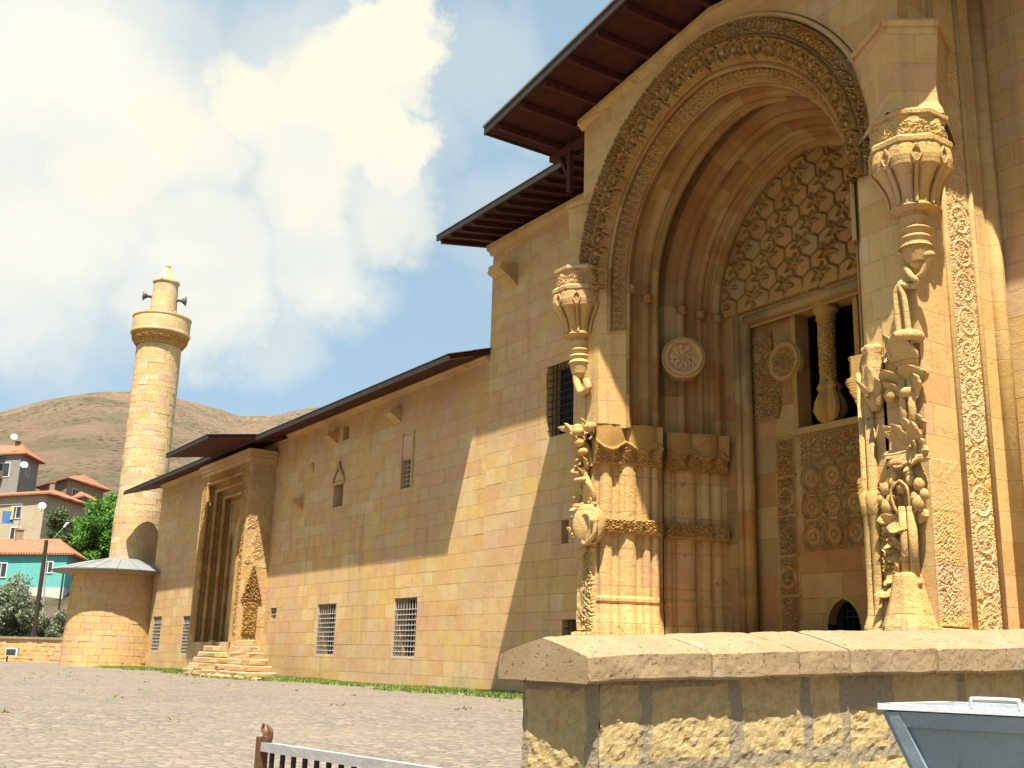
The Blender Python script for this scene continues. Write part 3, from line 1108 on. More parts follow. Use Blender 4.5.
# ---------------------------------------------------------------- roofs
def eave(name, x0, x1, yo, ze, yb, slope, parent, fas=.2, rafter_gap=.75, hang=0):
    """single pitch roof strip: underside boards, pale metal top, fascia; rafters as sub-parts"""
    zi = ze + (yb - yo) * slope
    mb = MB()
    mb.add([(x0, yo, ze), (x1, yo, ze), (x1, yb, zi), (x0, yb, zi), (x0, yo, ze + fas * .8), (x1, yo, ze + fas * .8), (x1, yb, zi + fas * .8), (x0, yb, zi + fas * .8)],
           [(0, 3, 2, 1), (4, 5, 6, 7), (0, 1, 5, 4), (2, 3, 7, 6), (0, 4, 7, 3), (1, 2, 6, 5)])
    rf = mb.build(name, 'wood', parent)
    m2 = MB()
    m2.add([(x0 - .06, yo - .06, ze + fas * .8 + .004), (x1 + .06, yo - .06, ze + fas * .8 + .004), (x1 + .06, yb, zi + fas * .8 + .02), (x0 - .06, yb, zi + fas * .8 + .02),
            (x0 - .06, yo - .06, ze + fas * .8 + .025), (x1 + .06, yo - .06, ze + fas * .8 + .025), (x1 + .06, yb, zi + fas * .8 + .045), (x0 - .06, yb, zi + fas * .8 + .045)],
           [(0, 3, 2, 1), (4, 5, 6, 7), (0, 1, 5, 4), (2, 3, 7, 6), (0, 4, 7, 3), (1, 2, 6, 5)])
    m2.build('metal_sheet', 'roofmetal', rf)
    MB().box(x0 - .03, x1 + .03, yo - .045, yo - .003, ze - .02, ze + fas * .72).build('fascia_board', 'fascia', rf)
    if rafter_gap:
        x = x0 + .08
        first = None
        k = 0
        while x < x1 and k < 60:
            yi = min(yb, .3)
            if first is None:
                m = MB()
                m.obox((x, yo + .06, ze + .06 * slope - .13), (.1, 0, 0), (0, yi - yo - .06, (yi - yo - .06) * slope), (0, 0, .126))
                first = m.build('rafter', 'rafter', rf)
                p0 = np.array(first.location)
                x_first = x
            else:
                c = first.copy()
                COL.objects.link(c)
                c.parent = rf
                c.location = (p0[0] + x - x_first, p0[1], p0[2])
            x += rafter_gap
            k += 1
    return rf


eave('roof', XW - 2.6, XC + .02, -1.45, 10.22, 8.0, .30, mosque, .22, 0)
eave('roof', XC - .75, -19.3, -1.6, 14.25, 9.0, .16, mosque, .2, .62)
eave('roof', -10.4, XR + 1, -1.6, 14.25, 9.0, .16, mosque, .2, .62)
eave('roof', -48.9, -43.2, -3.5, 10.0, 4.0, .14, mosque, .2, 0)
# portal roof: broad low gable standing out over the portal
AX, SL = -14.9, .15


def gable_z(x):
    return 14.36 + SL * (6.35 - abs(x - AX))


mb = MB()
xl, xr, yo, yb = AX - 6.35, AX + 6.35, -4.1, 9.0
for (a, b) in ((xl, AX), (AX, xr)):
    za, zb = gable_z(a), gable_z(b)
    mb.add([(a, yo, za), (b, yo, zb), (b, yb, zb), (a, yb, za), (a, yo, za + .16), (b, yo, zb + .16), (b, yb, zb + .16), (a, yb, za + .16)],
           [(0, 3, 2, 1), (4, 5, 6, 7), (0, 1, 5, 4), (2, 3, 7, 6), (0, 4, 7, 3), (1, 2, 6, 5)])
big = mb.build('portal_roof', 'wood', mosque)
mb = MB()
for (a, b) in ((xl - .08, AX), (AX, xr + .08)):
    za, zb = gable_z(a) + .165, gable_z(b) + .165
    mb.add([(a, yo - .08, za), (b, yo - .08, zb), (b, yb, zb), (a, yb, za), (a, yo - .08, za + .05), (b, yo - .08, zb + .05), (b, yb, zb + .05), (a, yb, za + .05)],
           [(0, 3, 2, 1), (4, 5, 6, 7), (0, 1, 5, 4), (2, 3, 7, 6), (0, 4, 7, 3), (1, 2, 6, 5)])
mb.build('metal_sheet', 'roofmetal', big)
mb = MB()
for (a, b) in ((xl - .04, AX), (AX, xr + .04)):
    za, zb = gable_z(a), gable_z(b)
    mb.prism([(a, yo - .05, za - .06), (b, yo - .05, zb - .06), (b, yo - .05, zb + .16), (a, yo - .05, za + .16)], (0, .046, 0))
mb.prism([(xl - .045, yo, gable_z(xl) - .05), (xl - .045, 2.0, gable_z(xl) - .05), (xl - .045, 2.0, gable_z(xl) + .16), (xl - .045, yo, gable_z(xl) + .16)], (.042, 0, 0))
mb.build('fascia_board', 'fascia', big)
for i in range(13):
    x = xl + .45 + i * .98
    z = gable_z(x + .05)
    m = MB()
    m.box(x, x + .11, yo + .03, 1.0 if x < -19.6 or x > -10.2 else -2.45, z - .17 - SL * .06, z - SL * .06 - .003)
    m.build('rafter', 'rafter', big)
m = MB()
m.box(xl + .2, -19.55, -2.3, -2.14, gable_z(xl) - .36, gable_z(xl) - .2)
m.obox((-20.3, -2.28, 12.9), (.12, 0, 0), (0, .12, 0), (0, 0, 1.35))
m.obox((-20.75, -2.26, 14.05), (.1, 0, 0), (0, .1, 0), (.5, 0, -.9))
m.build('roof_strut', 'rafter', big)

# =================================================================== THE GREAT PORTAL
CX = -15.2
PYF = -2.4                                                  # front plane
PXL, PXR = -19.42, -10.4                                    # corners of the projecting block
portal = part_empty('portal', (CX, PYF, G0), mosque)
portal['label'] = 'towering carved portal with a deep pointed arch'


def rim(x):
    return 14.45 + .148 * (PXR - PXL) / 2 - .148 * abs(x - (PXL + PXR) / 2)


def portal_block():
    mb = MB()
    # front face between the arch and the block's outline
    outer = arch_pts(CX, 4.05, 10.1, 1.0, .25, PYF, 10, 36)
    n = len(outer)
    rows = []
    for k, p in enumerate(outer):
        x, z = p[0], p[2]
        x = min(max(x, PXL + .02), PXR - .02)
        if z < 9.0:
            q = (PXL if x < CX else PXR, PYF, z)
        else:
            # push outwards from the arch centre until the outline is met
            dx, dz = p[0] - CX, p[2] - 9.0 + .001
            best = 50
            for s in np.linspace(1.0, 3.0, 400):
                X_, Z_ = CX + dx * s, 9.0 + dz * s
                if X_ <= PXL or X_ >= PXR or Z_ >= rim(X_):
                    best = s
                    break
            q = (min(max(CX + dx * best, PXL), PXR), PYF, min(9.0 + dz * best, rim(min(max(CX + dx * best, PXL), PXR))))
        rows.append([(x, PYF, z), q])
    P = np.array(rows)
    mb.grid(P)
    # corners of the outline the fan leaves open
    for xc, sgn in ((PXL, -1), (PXR, 1)):
        idx = [k for k in range(n - 1) if (abs(P[k, 1, 0] - xc) < 1e-6) != (abs(P[k + 1, 1, 0] - xc) < 1e-6) and P[k, 1, 2] > 11]
        for k in idx:
            mb.add([P[k, 1], P[k + 1, 1], (xc, PYF, rim(xc))], [(0, 1, 2)])
    # plinth, sides, top
    mb.box(PXL, PXR, PYF + .001, 0, .3, 1.0)
    mb.box(PXL + .02, PXR - .02, PYF + .012, 0, 1.0, 2.0)
    mb.quad((PXL, PYF, .9), (PXL, .3, .9), (PXL, .3, rim(PXL)), (PXL, PYF, rim(PXL)))
    mb.quad((PXR, PYF, .9), (PXR, .3, .9), (PXR, .3, rim(PXR)), (PXR, PYF, rim(PXR)))
    xm_ = (PXL + PXR) / 2
    mb.quad((PXL, PYF, rim(PXL)), (xm_, PYF, rim(xm_)), (xm_, 1.2, rim(xm_)), (PXL, 1.2, rim(PXL)))
    mb.quad((PXR, PYF, rim(PXR)), (xm_, PYF, rim(xm_)), (xm_, 1.2, rim(xm_)), (PXR, 1.2, rim(PXR)))
    mb.build('portal_block', 'portal', portal)
    # raking cornice under the roof
    m = MB()
    for (a, b) in ((PXL - .12, xm_), (xm_, PXR + .12)):
        za, zb = rim(a), rim(b)
        m.add([(a, PYF - .14, za - .10), (b, PYF - .14, zb - .10), (b, PYF - .14, zb + .02), (a, PYF - .14, za + .02), (a, PYF + .02, za - .22), (b, PYF + .02, zb - .22), (b, PYF + .02, zb + .02), (a, PYF + .02, za + .02)],
              [(0, 1, 2, 3), (0, 4, 5, 1), (3, 2, 6, 7), (0, 3, 7, 4), (1, 5, 6, 2)])
    m.build('raking_cornice', 'pale', portal)


portal_block()


def portal_arch():
    # plain fillets and rolls of the outer order
    def lerp_zs(Y):
        return 10.1 - .5 * (Y - PYF) / 3.2

    def full(pr, e0=.25, e1=.45):
        o = []
        for r, Y in pr:
            t = (Y - PYF) / 3.2
            o.append((r, Y, lerp_zs(Y), e0 + (e1 - e0) * t))
        return o
    ZU = 6.62                                               # top of the capitals
    zb = ZU
    mb = MB()
    # outer rim roll
    sweep(mb, CX, full([(4.46, PYF + .02)] + rolls((4.42, PYF), (4.26, PYF), 1, .10, 8)[0:] + [(4.24, PYF + .02)]), 10.2)
    # plain ring behind the carved bands and face down to the capitals
    sweep(mb, CX, full([(4.3, PYF + .012), (3.62, PYF + .03), (3.5, -2.26), (3.4, -2.2), (3.34, -2.12), (3.2, -2.0), (3.12, -1.93)]), zb)
    mb.build('arch_face', 'portal', portal)
    mb = MB()
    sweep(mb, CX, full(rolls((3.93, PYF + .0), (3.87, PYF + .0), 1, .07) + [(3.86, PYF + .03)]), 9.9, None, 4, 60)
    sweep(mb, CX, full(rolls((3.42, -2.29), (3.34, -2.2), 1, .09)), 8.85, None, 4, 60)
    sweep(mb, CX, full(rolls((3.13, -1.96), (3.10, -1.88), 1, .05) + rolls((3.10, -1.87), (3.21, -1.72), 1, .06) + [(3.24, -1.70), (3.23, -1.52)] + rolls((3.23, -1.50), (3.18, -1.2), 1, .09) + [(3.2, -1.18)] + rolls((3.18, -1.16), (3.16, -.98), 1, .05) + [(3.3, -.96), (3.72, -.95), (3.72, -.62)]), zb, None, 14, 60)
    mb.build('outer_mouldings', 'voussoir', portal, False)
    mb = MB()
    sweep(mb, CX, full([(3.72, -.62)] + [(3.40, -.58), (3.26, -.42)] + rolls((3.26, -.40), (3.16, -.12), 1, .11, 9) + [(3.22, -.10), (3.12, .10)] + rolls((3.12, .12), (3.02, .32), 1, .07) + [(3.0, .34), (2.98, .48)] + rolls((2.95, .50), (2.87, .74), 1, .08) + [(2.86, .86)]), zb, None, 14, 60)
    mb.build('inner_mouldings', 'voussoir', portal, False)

    for sgn in (-1, 1):
        for (r_, y_, z_) in ((3.16, -1.80, 9.9), (3.13, -1.35, 9.75), (3.13, -.28, 9.7), (3.0, .2, 9.65), (2.86, .6, 9.6)):
            mb = MB()
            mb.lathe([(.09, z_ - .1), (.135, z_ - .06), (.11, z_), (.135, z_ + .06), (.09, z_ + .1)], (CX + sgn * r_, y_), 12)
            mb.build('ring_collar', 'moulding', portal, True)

    # carved bands as real relief
    def band(name, ra, rb, Ya, Yb, zs_from, fn, depth, nu, nv, seed, e=.27, tint=(.1, 1)):
        m = MB()
        v = np.linspace(0, 1, nv)
        rm = (ra + rb) / 2
        lines = []
        L = 0
        for t in v:
            r_, Y_ = ra + (rb - ra) * t, Ya + (Yb - Ya) * t
            pts = arch_pts(CX, r_, lerp_zs(Y_), zs_from, e, Y_, 20, 200)
            lines.append(pts)
        mid = lines[nv // 2]
        s = np.concatenate([[0], np.cumsum(np.linalg.norm(np.diff(mid, axis=0), axis=1))])
        ss = np.linspace(0, s[-1], nu)
        Lp = np.array([[np.interp(ss, s, ln[:, c]) for c in range(3)] for ln in lines]).transpose(2, 0, 1)   # nu, nv, 3
        wd = math.hypot(rb - ra, Yb - Ya)
        U2, V2 = np.meshgrid(ss, (v - .5) * wd, indexing='ij')
        H = fn(U2, V2, wd) * depth
        H *= sstep(0, .1, v)[None, :] * sstep(1, .9, v)[None, :] * 1.0
        nd = np.array([-(Yb - Ya), 0, 0])
        N = np.zeros_like(Lp)
        N[..., 1] = -1
        Lp = Lp + N * H[..., None]
        T = .1 + .85 * vnoise(U2[:-1, :-1] * .9 + seed * 7, np.zeros_like(U2[:-1, :-1]) + seed)
        m.grid(Lp, T)
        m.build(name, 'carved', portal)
    band('leaf_band', 4.25, 3.93, PYF - .012, PYF - .005, 10.2, lambda u, v, wd: np.maximum(arabesque(u, v + 3, .24, 2), .5 * scroll(u, v, wd)), .17, 1000, 22, 1)
    band('scroll_band', 3.87, 3.42, PYF + .02, -2.30, 9.9, lambda u, v, wd: np.maximum(scroll(u, v, wd * .98), .85 * interlace(u, v, wd * 1.5)), .22, 1100, 30, 2)
    band('rosette_band', 3.33, 3.12, -2.18, -1.98, 8.9, lambda u, v, wd: np.maximum(interlace(u, v, wd * 1.05, 5), .6 * arabesque(u, v, .2, 4)), .10, 900, 16, 3)


portal_arch()


def portal_jambs():
    # lower jambs: clustered shafts below the capitals, mirrored on the right
    zb, zt = 2.05, 6.0
    base = 2.05

    def prof(a):
        o = []
        o += [(4.02, PYF + .02), (3.72, PYF + .02), (3.70, -2.36)]
        o += rolls((3.68, -2.30), (3.55, -1.98), 1, .10, 8, .06) + [(3.50, -1.93)] + rolls((3.50, -1.90), (3.33, -1.48), 1, .16, 9, .04) + [(3.31, -1.44), (3.28, -1.40)] + rolls((3.28, -1.38), (3.16, -.99), 2, .085, 8, .05)
        o += [(3.46, -.95), (3.46, -.62)]
        return o

    def prof2():
        return rolls((3.44, -.60), (3.36, -.40), 1, .07, 8) + rolls((3.36, -.38), (3.14, .12), 1, .16, 9, .04) + [(3.12, .16)] + rolls((3.12, .18), (2.98, .46), 1, .10, 8) + rolls((2.98, .46), (2.88, .70), 1, .06, 8) + [(2.86, .86)]
    for name, pr in (('outer_pier', prof(0)), ('inner_pier', prof2())):
        for sgn in (-1, 1):
            m = MB()
            zz = np.array([base, base + .14, base + .145, base + .3, base + .55, base + .75, base + .80, base + .86, base + .92, 4.2, zt + .15])
            fl = np.array([.20, .20, .17, .15, .06, .01, .05, .05, 0, 0, 0])
            P = []
            for z, f in zip(zz, fl):
                row = []
                for k, (r_, Y_) in enumerate(pr):
                    row.append((CX + sgn * (r_ - f * .75), Y_ - f * .5, z))
                P.append(row)
            m.grid(np.array(P))
            o = m.build(name, 'pale', portal)
    # capitals and belts follow each pier as carved patches
    for sgn in (-1, 1):
        for (a, b, nl) in (((3.76, -2.42), (3.12, -.99), 2.2), ((3.46, -.62), (2.86, .78), 2.4)):
            A = np.array([CX + sgn * a[0], a[1], 0])
            B = np.array([CX + sgn * b[0], b[1], 0])
            U = B - A
            L = np.linalg.norm(U)
            U /= L
            N = np.array([U[1], -U[0], 0])
            if N[0] * -sgn < 0:
                N = -N
            pw = L / nl

            def cap(u, v):
                s = np.abs(np.sin(np.pi * u / pw))
                edge = .50 - .20 * s                          # scalloped lower edge of the bulging blocks
                bul = np.sqrt(np.clip(s, 0, 1)) * .13
                up = sstep(edge - .03, edge + .03, v)
                dome = .12 + bul * np.sqrt(np.clip(1 - ((v - .72) / .62) ** 2, 0, 1))
                rimtop = .06 * sstep(.86, .9, v) * (.4 + .9 * arabesque(u, v, .1, 4))
                sa = np.abs(np.sin(np.pi * 2 * u / pw + .9))
                low = .06 + .13 * sa * sstep(.0, .35, v) + .05 * arabesque(u, v, .16, 1)
                lipp = .07 * np.exp(-((v - edge) / .035) ** 2)
                return up * (dome + rimtop) + (1 - up) * low + lipp + .10
            m = MB()
            relief(m, A + np.array([0, 0, 5.82]), U, (0, 0, 1), N, L, .90, cap, .022, .05, lambda u, v: .1 + .5 * vnoise(u * 2, v * 2 + 9))
            m.build('capital', 'carved', portal)
            m = MB()
            relief(m, A + np.array([0, 0, 4.28]), U, (0, 0, 1), N, L, .36, lambda u, v: .20 + .035 * np.abs(np.sin(np.pi * u / (L / 4))) + .055 * arabesque(u, v, .13, 3) * sstep(.02, .06, v) * sstep(.34, .3, v), .02, .05)
            m.build('carved_belt', 'carved', portal)
            m = MB()
            relief(m, A + np.array([0, 0, 2.0]), U, (0, 0, 1), N, L, .2, lambda u, v: .16 + .05 * ((np.floor(u / .09) % 2) * sstep(.04, .05, v) * sstep(.16, .15, v)), .02, .05)
            m.build('base_border', 'pale', portal)


portal_jambs()


def portal_niche():
    YB = .82                                                # plane of the tympanum
    # tympanum: raised polygons and stars filling the arch head
    R, zs, e = 2.92, 9.6, .44
    cells = []
    rg = random.Random(5)
    s = .50
    row = 0
    z = 9.35
    while z < 13.6:
        x = CX - 3.3 + (row % 2) * s * .5
        while x < CX + 3.3:
            cells.append((x + rg.uniform(-.025, .025), z + rg.uniform(-.02, .02), rg.random()))
            x += s
        z += s * .86
        row += 1
    C_ = np.array(cells)
    S_ = []
    for r0 in range(1, 9):
        for k0 in range(9):
            S_.append((CX - 3.3 + (r0 % 2) * s * .5 + s * .5 + k0 * s * 2 - (r0 // 2 % 2) * s, 9.35 + .86 * s * r0 + .2887 * s, rg.uniform(0, .5)))
    S_ = np.array(S_)
    O = np.array([CX - 3.1, YB, 9.2])

    def fields(u, v):
        x, zz = u + O[0], v + O[2]
        d = np.hypot(x[..., None] - C_[:, 0], zz[..., None] - C_[:, 1])
        i1 = d.argmin(-1)
        d.sort(-1)
        return d, i1, x, zz

    def h(u, v):
        d, i1, x, zz = fields(u, v)
        gap = d[..., 1] - d[..., 0]
        flat = sstep(.02, .06, gap) * .10 + .012 * sstep(.1, .3, gap)
        # five pointed stars carved between the plates
        ds = np.hypot(x[..., None] - S_[:, 0], zz[..., None] - S_[:, 1])
        k1 = ds.argmin(-1)
        rs = ds.min(-1)
        th = np.arctan2(zz - S_[k1, 1], x - S_[k1, 0]) + S_[k1, 2]
        a5 = np.abs(((th / (2 * np.pi / 5)) % 1) - .5) * 2
        Rs = .075 + .175 * a5 ** 1.6
        inside = sstep(-.012, .012, Rs - rs)
        groove = sstep(.05, .02, np.abs(Rs - rs + .025))
        star = .03 + .13 * np.clip(1 - rs / Rs, 0, 1)
        out = np.where(inside > .5, star, flat * (1 - groove))
        plainb = sstep(9.62 + .0 * x, 9.60, zz)
        return out * (1 - plainb)
    m = MB()

    def tf(u, v):
        d, i1, x, zz = fields(u, v)
        return np.where(zz < 9.6, .3, (.1 + .55 * C_[i1, 2]))

    def kp(u, v):
        x, zz = u + O[0], v + O[2]
        dx = np.abs(x - CX)
        return np.where(zz < zs, dx < R + .05, np.hypot(dx + e, zz - zs) < R + e + .06)
    relief(m, O, (1, 0, 0), (0, 0, 1), (0, -1, 0), 6.2, 3.9, h, .02, 0, tf, kp)
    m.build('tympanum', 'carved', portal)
    # wall below with the rectangular frame; field set back at Y = 1.0
    YF = 1.0
    fx0, fx1, fz1 = -17.45, -12.95, 9.55
    m = MB()
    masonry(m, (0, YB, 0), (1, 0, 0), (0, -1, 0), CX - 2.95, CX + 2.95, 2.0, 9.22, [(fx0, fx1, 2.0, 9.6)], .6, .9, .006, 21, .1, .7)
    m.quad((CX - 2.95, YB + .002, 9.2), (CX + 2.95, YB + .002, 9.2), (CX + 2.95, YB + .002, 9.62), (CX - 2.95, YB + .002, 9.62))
    m.build('niche_wall', 'patina_shade', portal)
    # frame mouldings: two rolls round three sides
    m = MB()
    for off, rr, yy in ((.0, .13, YB - .02), (-.30, .10, YB + .02)):
        a, b, t = fx0 + off + .12, fx1 - off - .12, fz1 - off - .3 if off else fz1 - .14
        t = fz1 - .16 - off * 1.0
        for x in (a, b):
            m.tube([(x, yy, 2.0), (x, yy, t)], rr, 10)
        m.tube([(a, yy, t), (b, yy, t)], rr, 10)
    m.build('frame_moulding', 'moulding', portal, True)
    wx0, wx1, wz0, wz1 = -15.95, -14.35, 6.62, 9.25
    dx0, dx1, dz1 = -15.42, -14.62, 2.98
    m = MB()
    masonry(m, (0, YF, 0), (1, 0, 0), (0, -1, 0), fx0, fx1, 2.0, fz1 - .12, [(wx0, wx1, wz0, wz1), (dx0 - .02, dx1 + .02, 1.9, dz1)], .75, 1.0, .004, 31, .3, .6)
    m.quad((fx0, YB, fz1 - .12), (fx1, YB, fz1 - .12), (fx1, YF, fz1 - .12), (fx0, YF, fz1 - .12))
    # pointed head of the doorway
    pts = [(dx0 - .02, YF, 2.35)]
    xm_ = (dx0 + dx1) / 2
    n = 10
    for i in range(n + 1):
        t = i / n
        pts.append((dx0 + (xm_ - dx0) * (1 - math.cos(t * 1.25)) / (1 - math.cos(1.25)), YF - .004, 2.45 + .5 * math.sin(t * 1.25) / math.sin(1.25)))
    L = [(dx0 - .02, YF - .004, 2.45)] + pts[1:] + [(xm_, YF - .004, dz1), (dx0 - .02, YF - .004, dz1)]
    Rr = [(2 * xm_ - x, y, z) for (x, y, z) in L]
    m.prism(L, (0, .25, 0), .45)
    m.prism(Rr, (0, .25, 0), .45)
    m.build('niche_field', 'patina_shade', portal)
    # room behind
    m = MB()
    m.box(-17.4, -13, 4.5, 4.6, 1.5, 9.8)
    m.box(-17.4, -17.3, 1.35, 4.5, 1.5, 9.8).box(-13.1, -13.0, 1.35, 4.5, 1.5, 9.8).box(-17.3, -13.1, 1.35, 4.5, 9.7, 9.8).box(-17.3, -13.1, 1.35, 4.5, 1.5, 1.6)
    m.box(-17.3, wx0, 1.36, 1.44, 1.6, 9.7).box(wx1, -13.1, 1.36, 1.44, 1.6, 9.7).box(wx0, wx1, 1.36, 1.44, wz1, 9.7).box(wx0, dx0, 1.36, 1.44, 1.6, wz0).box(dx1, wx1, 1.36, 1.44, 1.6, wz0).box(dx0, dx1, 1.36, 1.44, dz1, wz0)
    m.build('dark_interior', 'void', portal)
    # window: frame mouldings, reveals, sill
    m = MB()
    for (x0, x1, z0, z1) in ((wx0 - .12, wx0, wz0 - .06, wz1 + .1), (wx1, wx1 + .12, wz0 - .06, wz1 + .1)):
        m.box(x0, x1, YF - .07, YF + .36, z0, z1, .4)
    m.box(wx0 - .14, wx1 + .14, YF - .08, YF + .36, wz1, wz1 + .12, .4)
    m.box(wx0 - .16, wx1 + .16, YF - .12, YF + .36, wz0 - .14, wz0 - .002, .6)
    o = m.build('window', 'carved', portal)
    # carved column standing in the window
    cxw, cy = -15.15, YF + .02
    m = MB()
    wob = lambda th, z: 1 + .10 * np.cos(6 * th + z * 6)
    m.lathe([(.14, wz0), (.24, wz0 + .1), (.33, wz0 + .3), (.30, wz0 + .5), (.20, wz0 + .72), (.25, wz0 + .8), (.17, wz0 + .92)], (cxw, cy), 24, fn=lambda th, z: 1 + .16 * np.cos(5 * th + 2))
    th_n = 28
    zz = np.linspace(wz0 + .92, wz1 - .35, 60)
    th = np.linspace(0, 2 * np.pi, th_n, endpoint=False)
    P = []
    for z in zz:
        hgt = arabesque(th * .17, np.full(th_n, z), .15, 2)
        r_ = .155 + .035 * hgt
        P.append(np.stack([cxw + r_ * np.cos(th), cy + r_ * np.sin(th), np.full(th_n, z)], 1))
    P = np.array(P)
    P = np.concatenate([P, P[:, :1]], 1)
    m.grid(P)
    m.lathe([(.16, wz1 - .36), (.22, wz1 - .32), (.20, wz1 - .22), (.28, wz1 - .12), (.25, wz1 - .02), (.33, wz1 + .1), (.34, wz1 + .26), (.30, wz1 + .3)], (cxw, cy), 24)
    m.build('window_column', 'carved', portal)
    # carved panels of the field
    def panel(name, x0, x1, z0, z1, fn, res=.025, y=YF, tint=.3, keep=None):
        mm = MB()
        relief(mm, (x0, y - .012, z0), (1, 0, 0), (0, 0, 1), (0, -1, 0), x1 - x0, z1 - z0, fn, res, .03, (lambda u, v: tint + .4 * vnoise(u * 1.3, v * 1.3)), keep)
        return mm.build(name, 'carved', portal)
    panel('arabesque_panel', -17.28, -16.42, 6.95, 9.05, lambda u, v: .06 * arabesque(u, v, .17, 6), .02, keep=lambda u, v: ~((u > .62) & (v > 1.55)) & ~((u > .72 + .1 * np.sin(v * 5)) & (v < .5)))
    panel('frieze', -15.97, -13.05, 5.82, 6.42, lambda u, v: .05 * arabesque(u, v, .145, 1), .02)
    panel('rosette_panel', -15.97, -13.05, 3.95, 5.80, lambda u, v: .07 * hexrose(u, v, .555, .617), .018)

    def strip(u, v):
        b = v % .86
        k = np.floor(v / .86)
        a = u - .27
        ring = np.exp(-((np.hypot(a, b - .42) - .21) / .03) ** 2)
        leaf = arabesque(u, v, .2, 3) * .9
        fr = np.maximum(sstep(.05, .02, np.abs(a - .0) - .0), 0) * 0 + np.maximum(sstep(.20, .24, np.abs(a)) * sstep(.27, .255, np.abs(a)), np.exp(-((b - .03) / .03) ** 2))
        return .075 * np.maximum.reduce([ring * (k % 2 == 1), leaf * (np.abs(a) < .2), .8 * fr])
    panel('relief_strip', -16.68, -16.10, 2.15, 6.45, strip, .02)
    # roundels
    m = MB()

    def ros(x, y):
        r_, t = np.hypot(x, y), np.arctan2(y, x)
        rimm = .09 * sstep(.33, .36, r_) * sstep(.47, .43, r_)
        kn = np.zeros_like(r_)
        for rad, cnt, sz in ((.12, 6, .045), (.25, 10, .05)):
            ang = (t / (2 * np.pi) * cnt) % 1 - .5
            dd = np.hypot(r_ - rad, ang * 2 * np.pi / cnt * rad)
            kn = np.maximum(kn, sstep(sz, sz * .55, dd))
        pet = .5 + .5 * np.cos(10 * t)
        return .02 + rimm + (r_ < .35) * .06 * np.maximum(kn, .55 * sstep(.1, .3, np.abs(np.sin(5 * t + 9 * r_))))
    C0 = np.array([-18.22, -.36, 8.47])
    Nv = CAM - C0
    Nv[2] = 0
    Nv = np.array([.80, -.60, 0])
    Uv = np.array([.60, .80, 0])
    relief_disc(m, C0 + Nv * .10, Uv, (0, 0, 1), Nv, .5, ros, 26, 80, .30)
    m.build('roundel', 'pale', portal)
    m = MB()

    def ros2(x, y):
        r_ = np.hypot(x, y)
        return .03 + .07 * sstep(.33, .36, r_) * sstep(.45, .42, r_) + (r_ < .34) * .05 * arabesque(x, y, .15, 5)
    relief_disc(m, (-16.28, YF - .04, 8.22), (1, 0, 0), (0, 0, 1), (0, -1, 0), .46, ros2, 26, 80, .1)
    m.build('roundel', 'carved', portal)
    # door grille
    m = MB()
    for x in np.linspace(dx0 + .1, dx1 - .1, 5):
        m.tube([(x, YF + .3, 2.0), (x, YF + .3, 2.85)], .012, 6)
    for z in (2.3, 2.6, 2.72):
        m.tube([(dx0, YF + .28, z), (dx1, YF + .28, z)], .012, 6)
    m.build('door_grille', 'iron', portal)
    MB().box(CX - 3.6, CX + 3.6, -2.3, 1.4, 1.6, 2.02).build('threshold', 'portal', portal)


portal_niche()


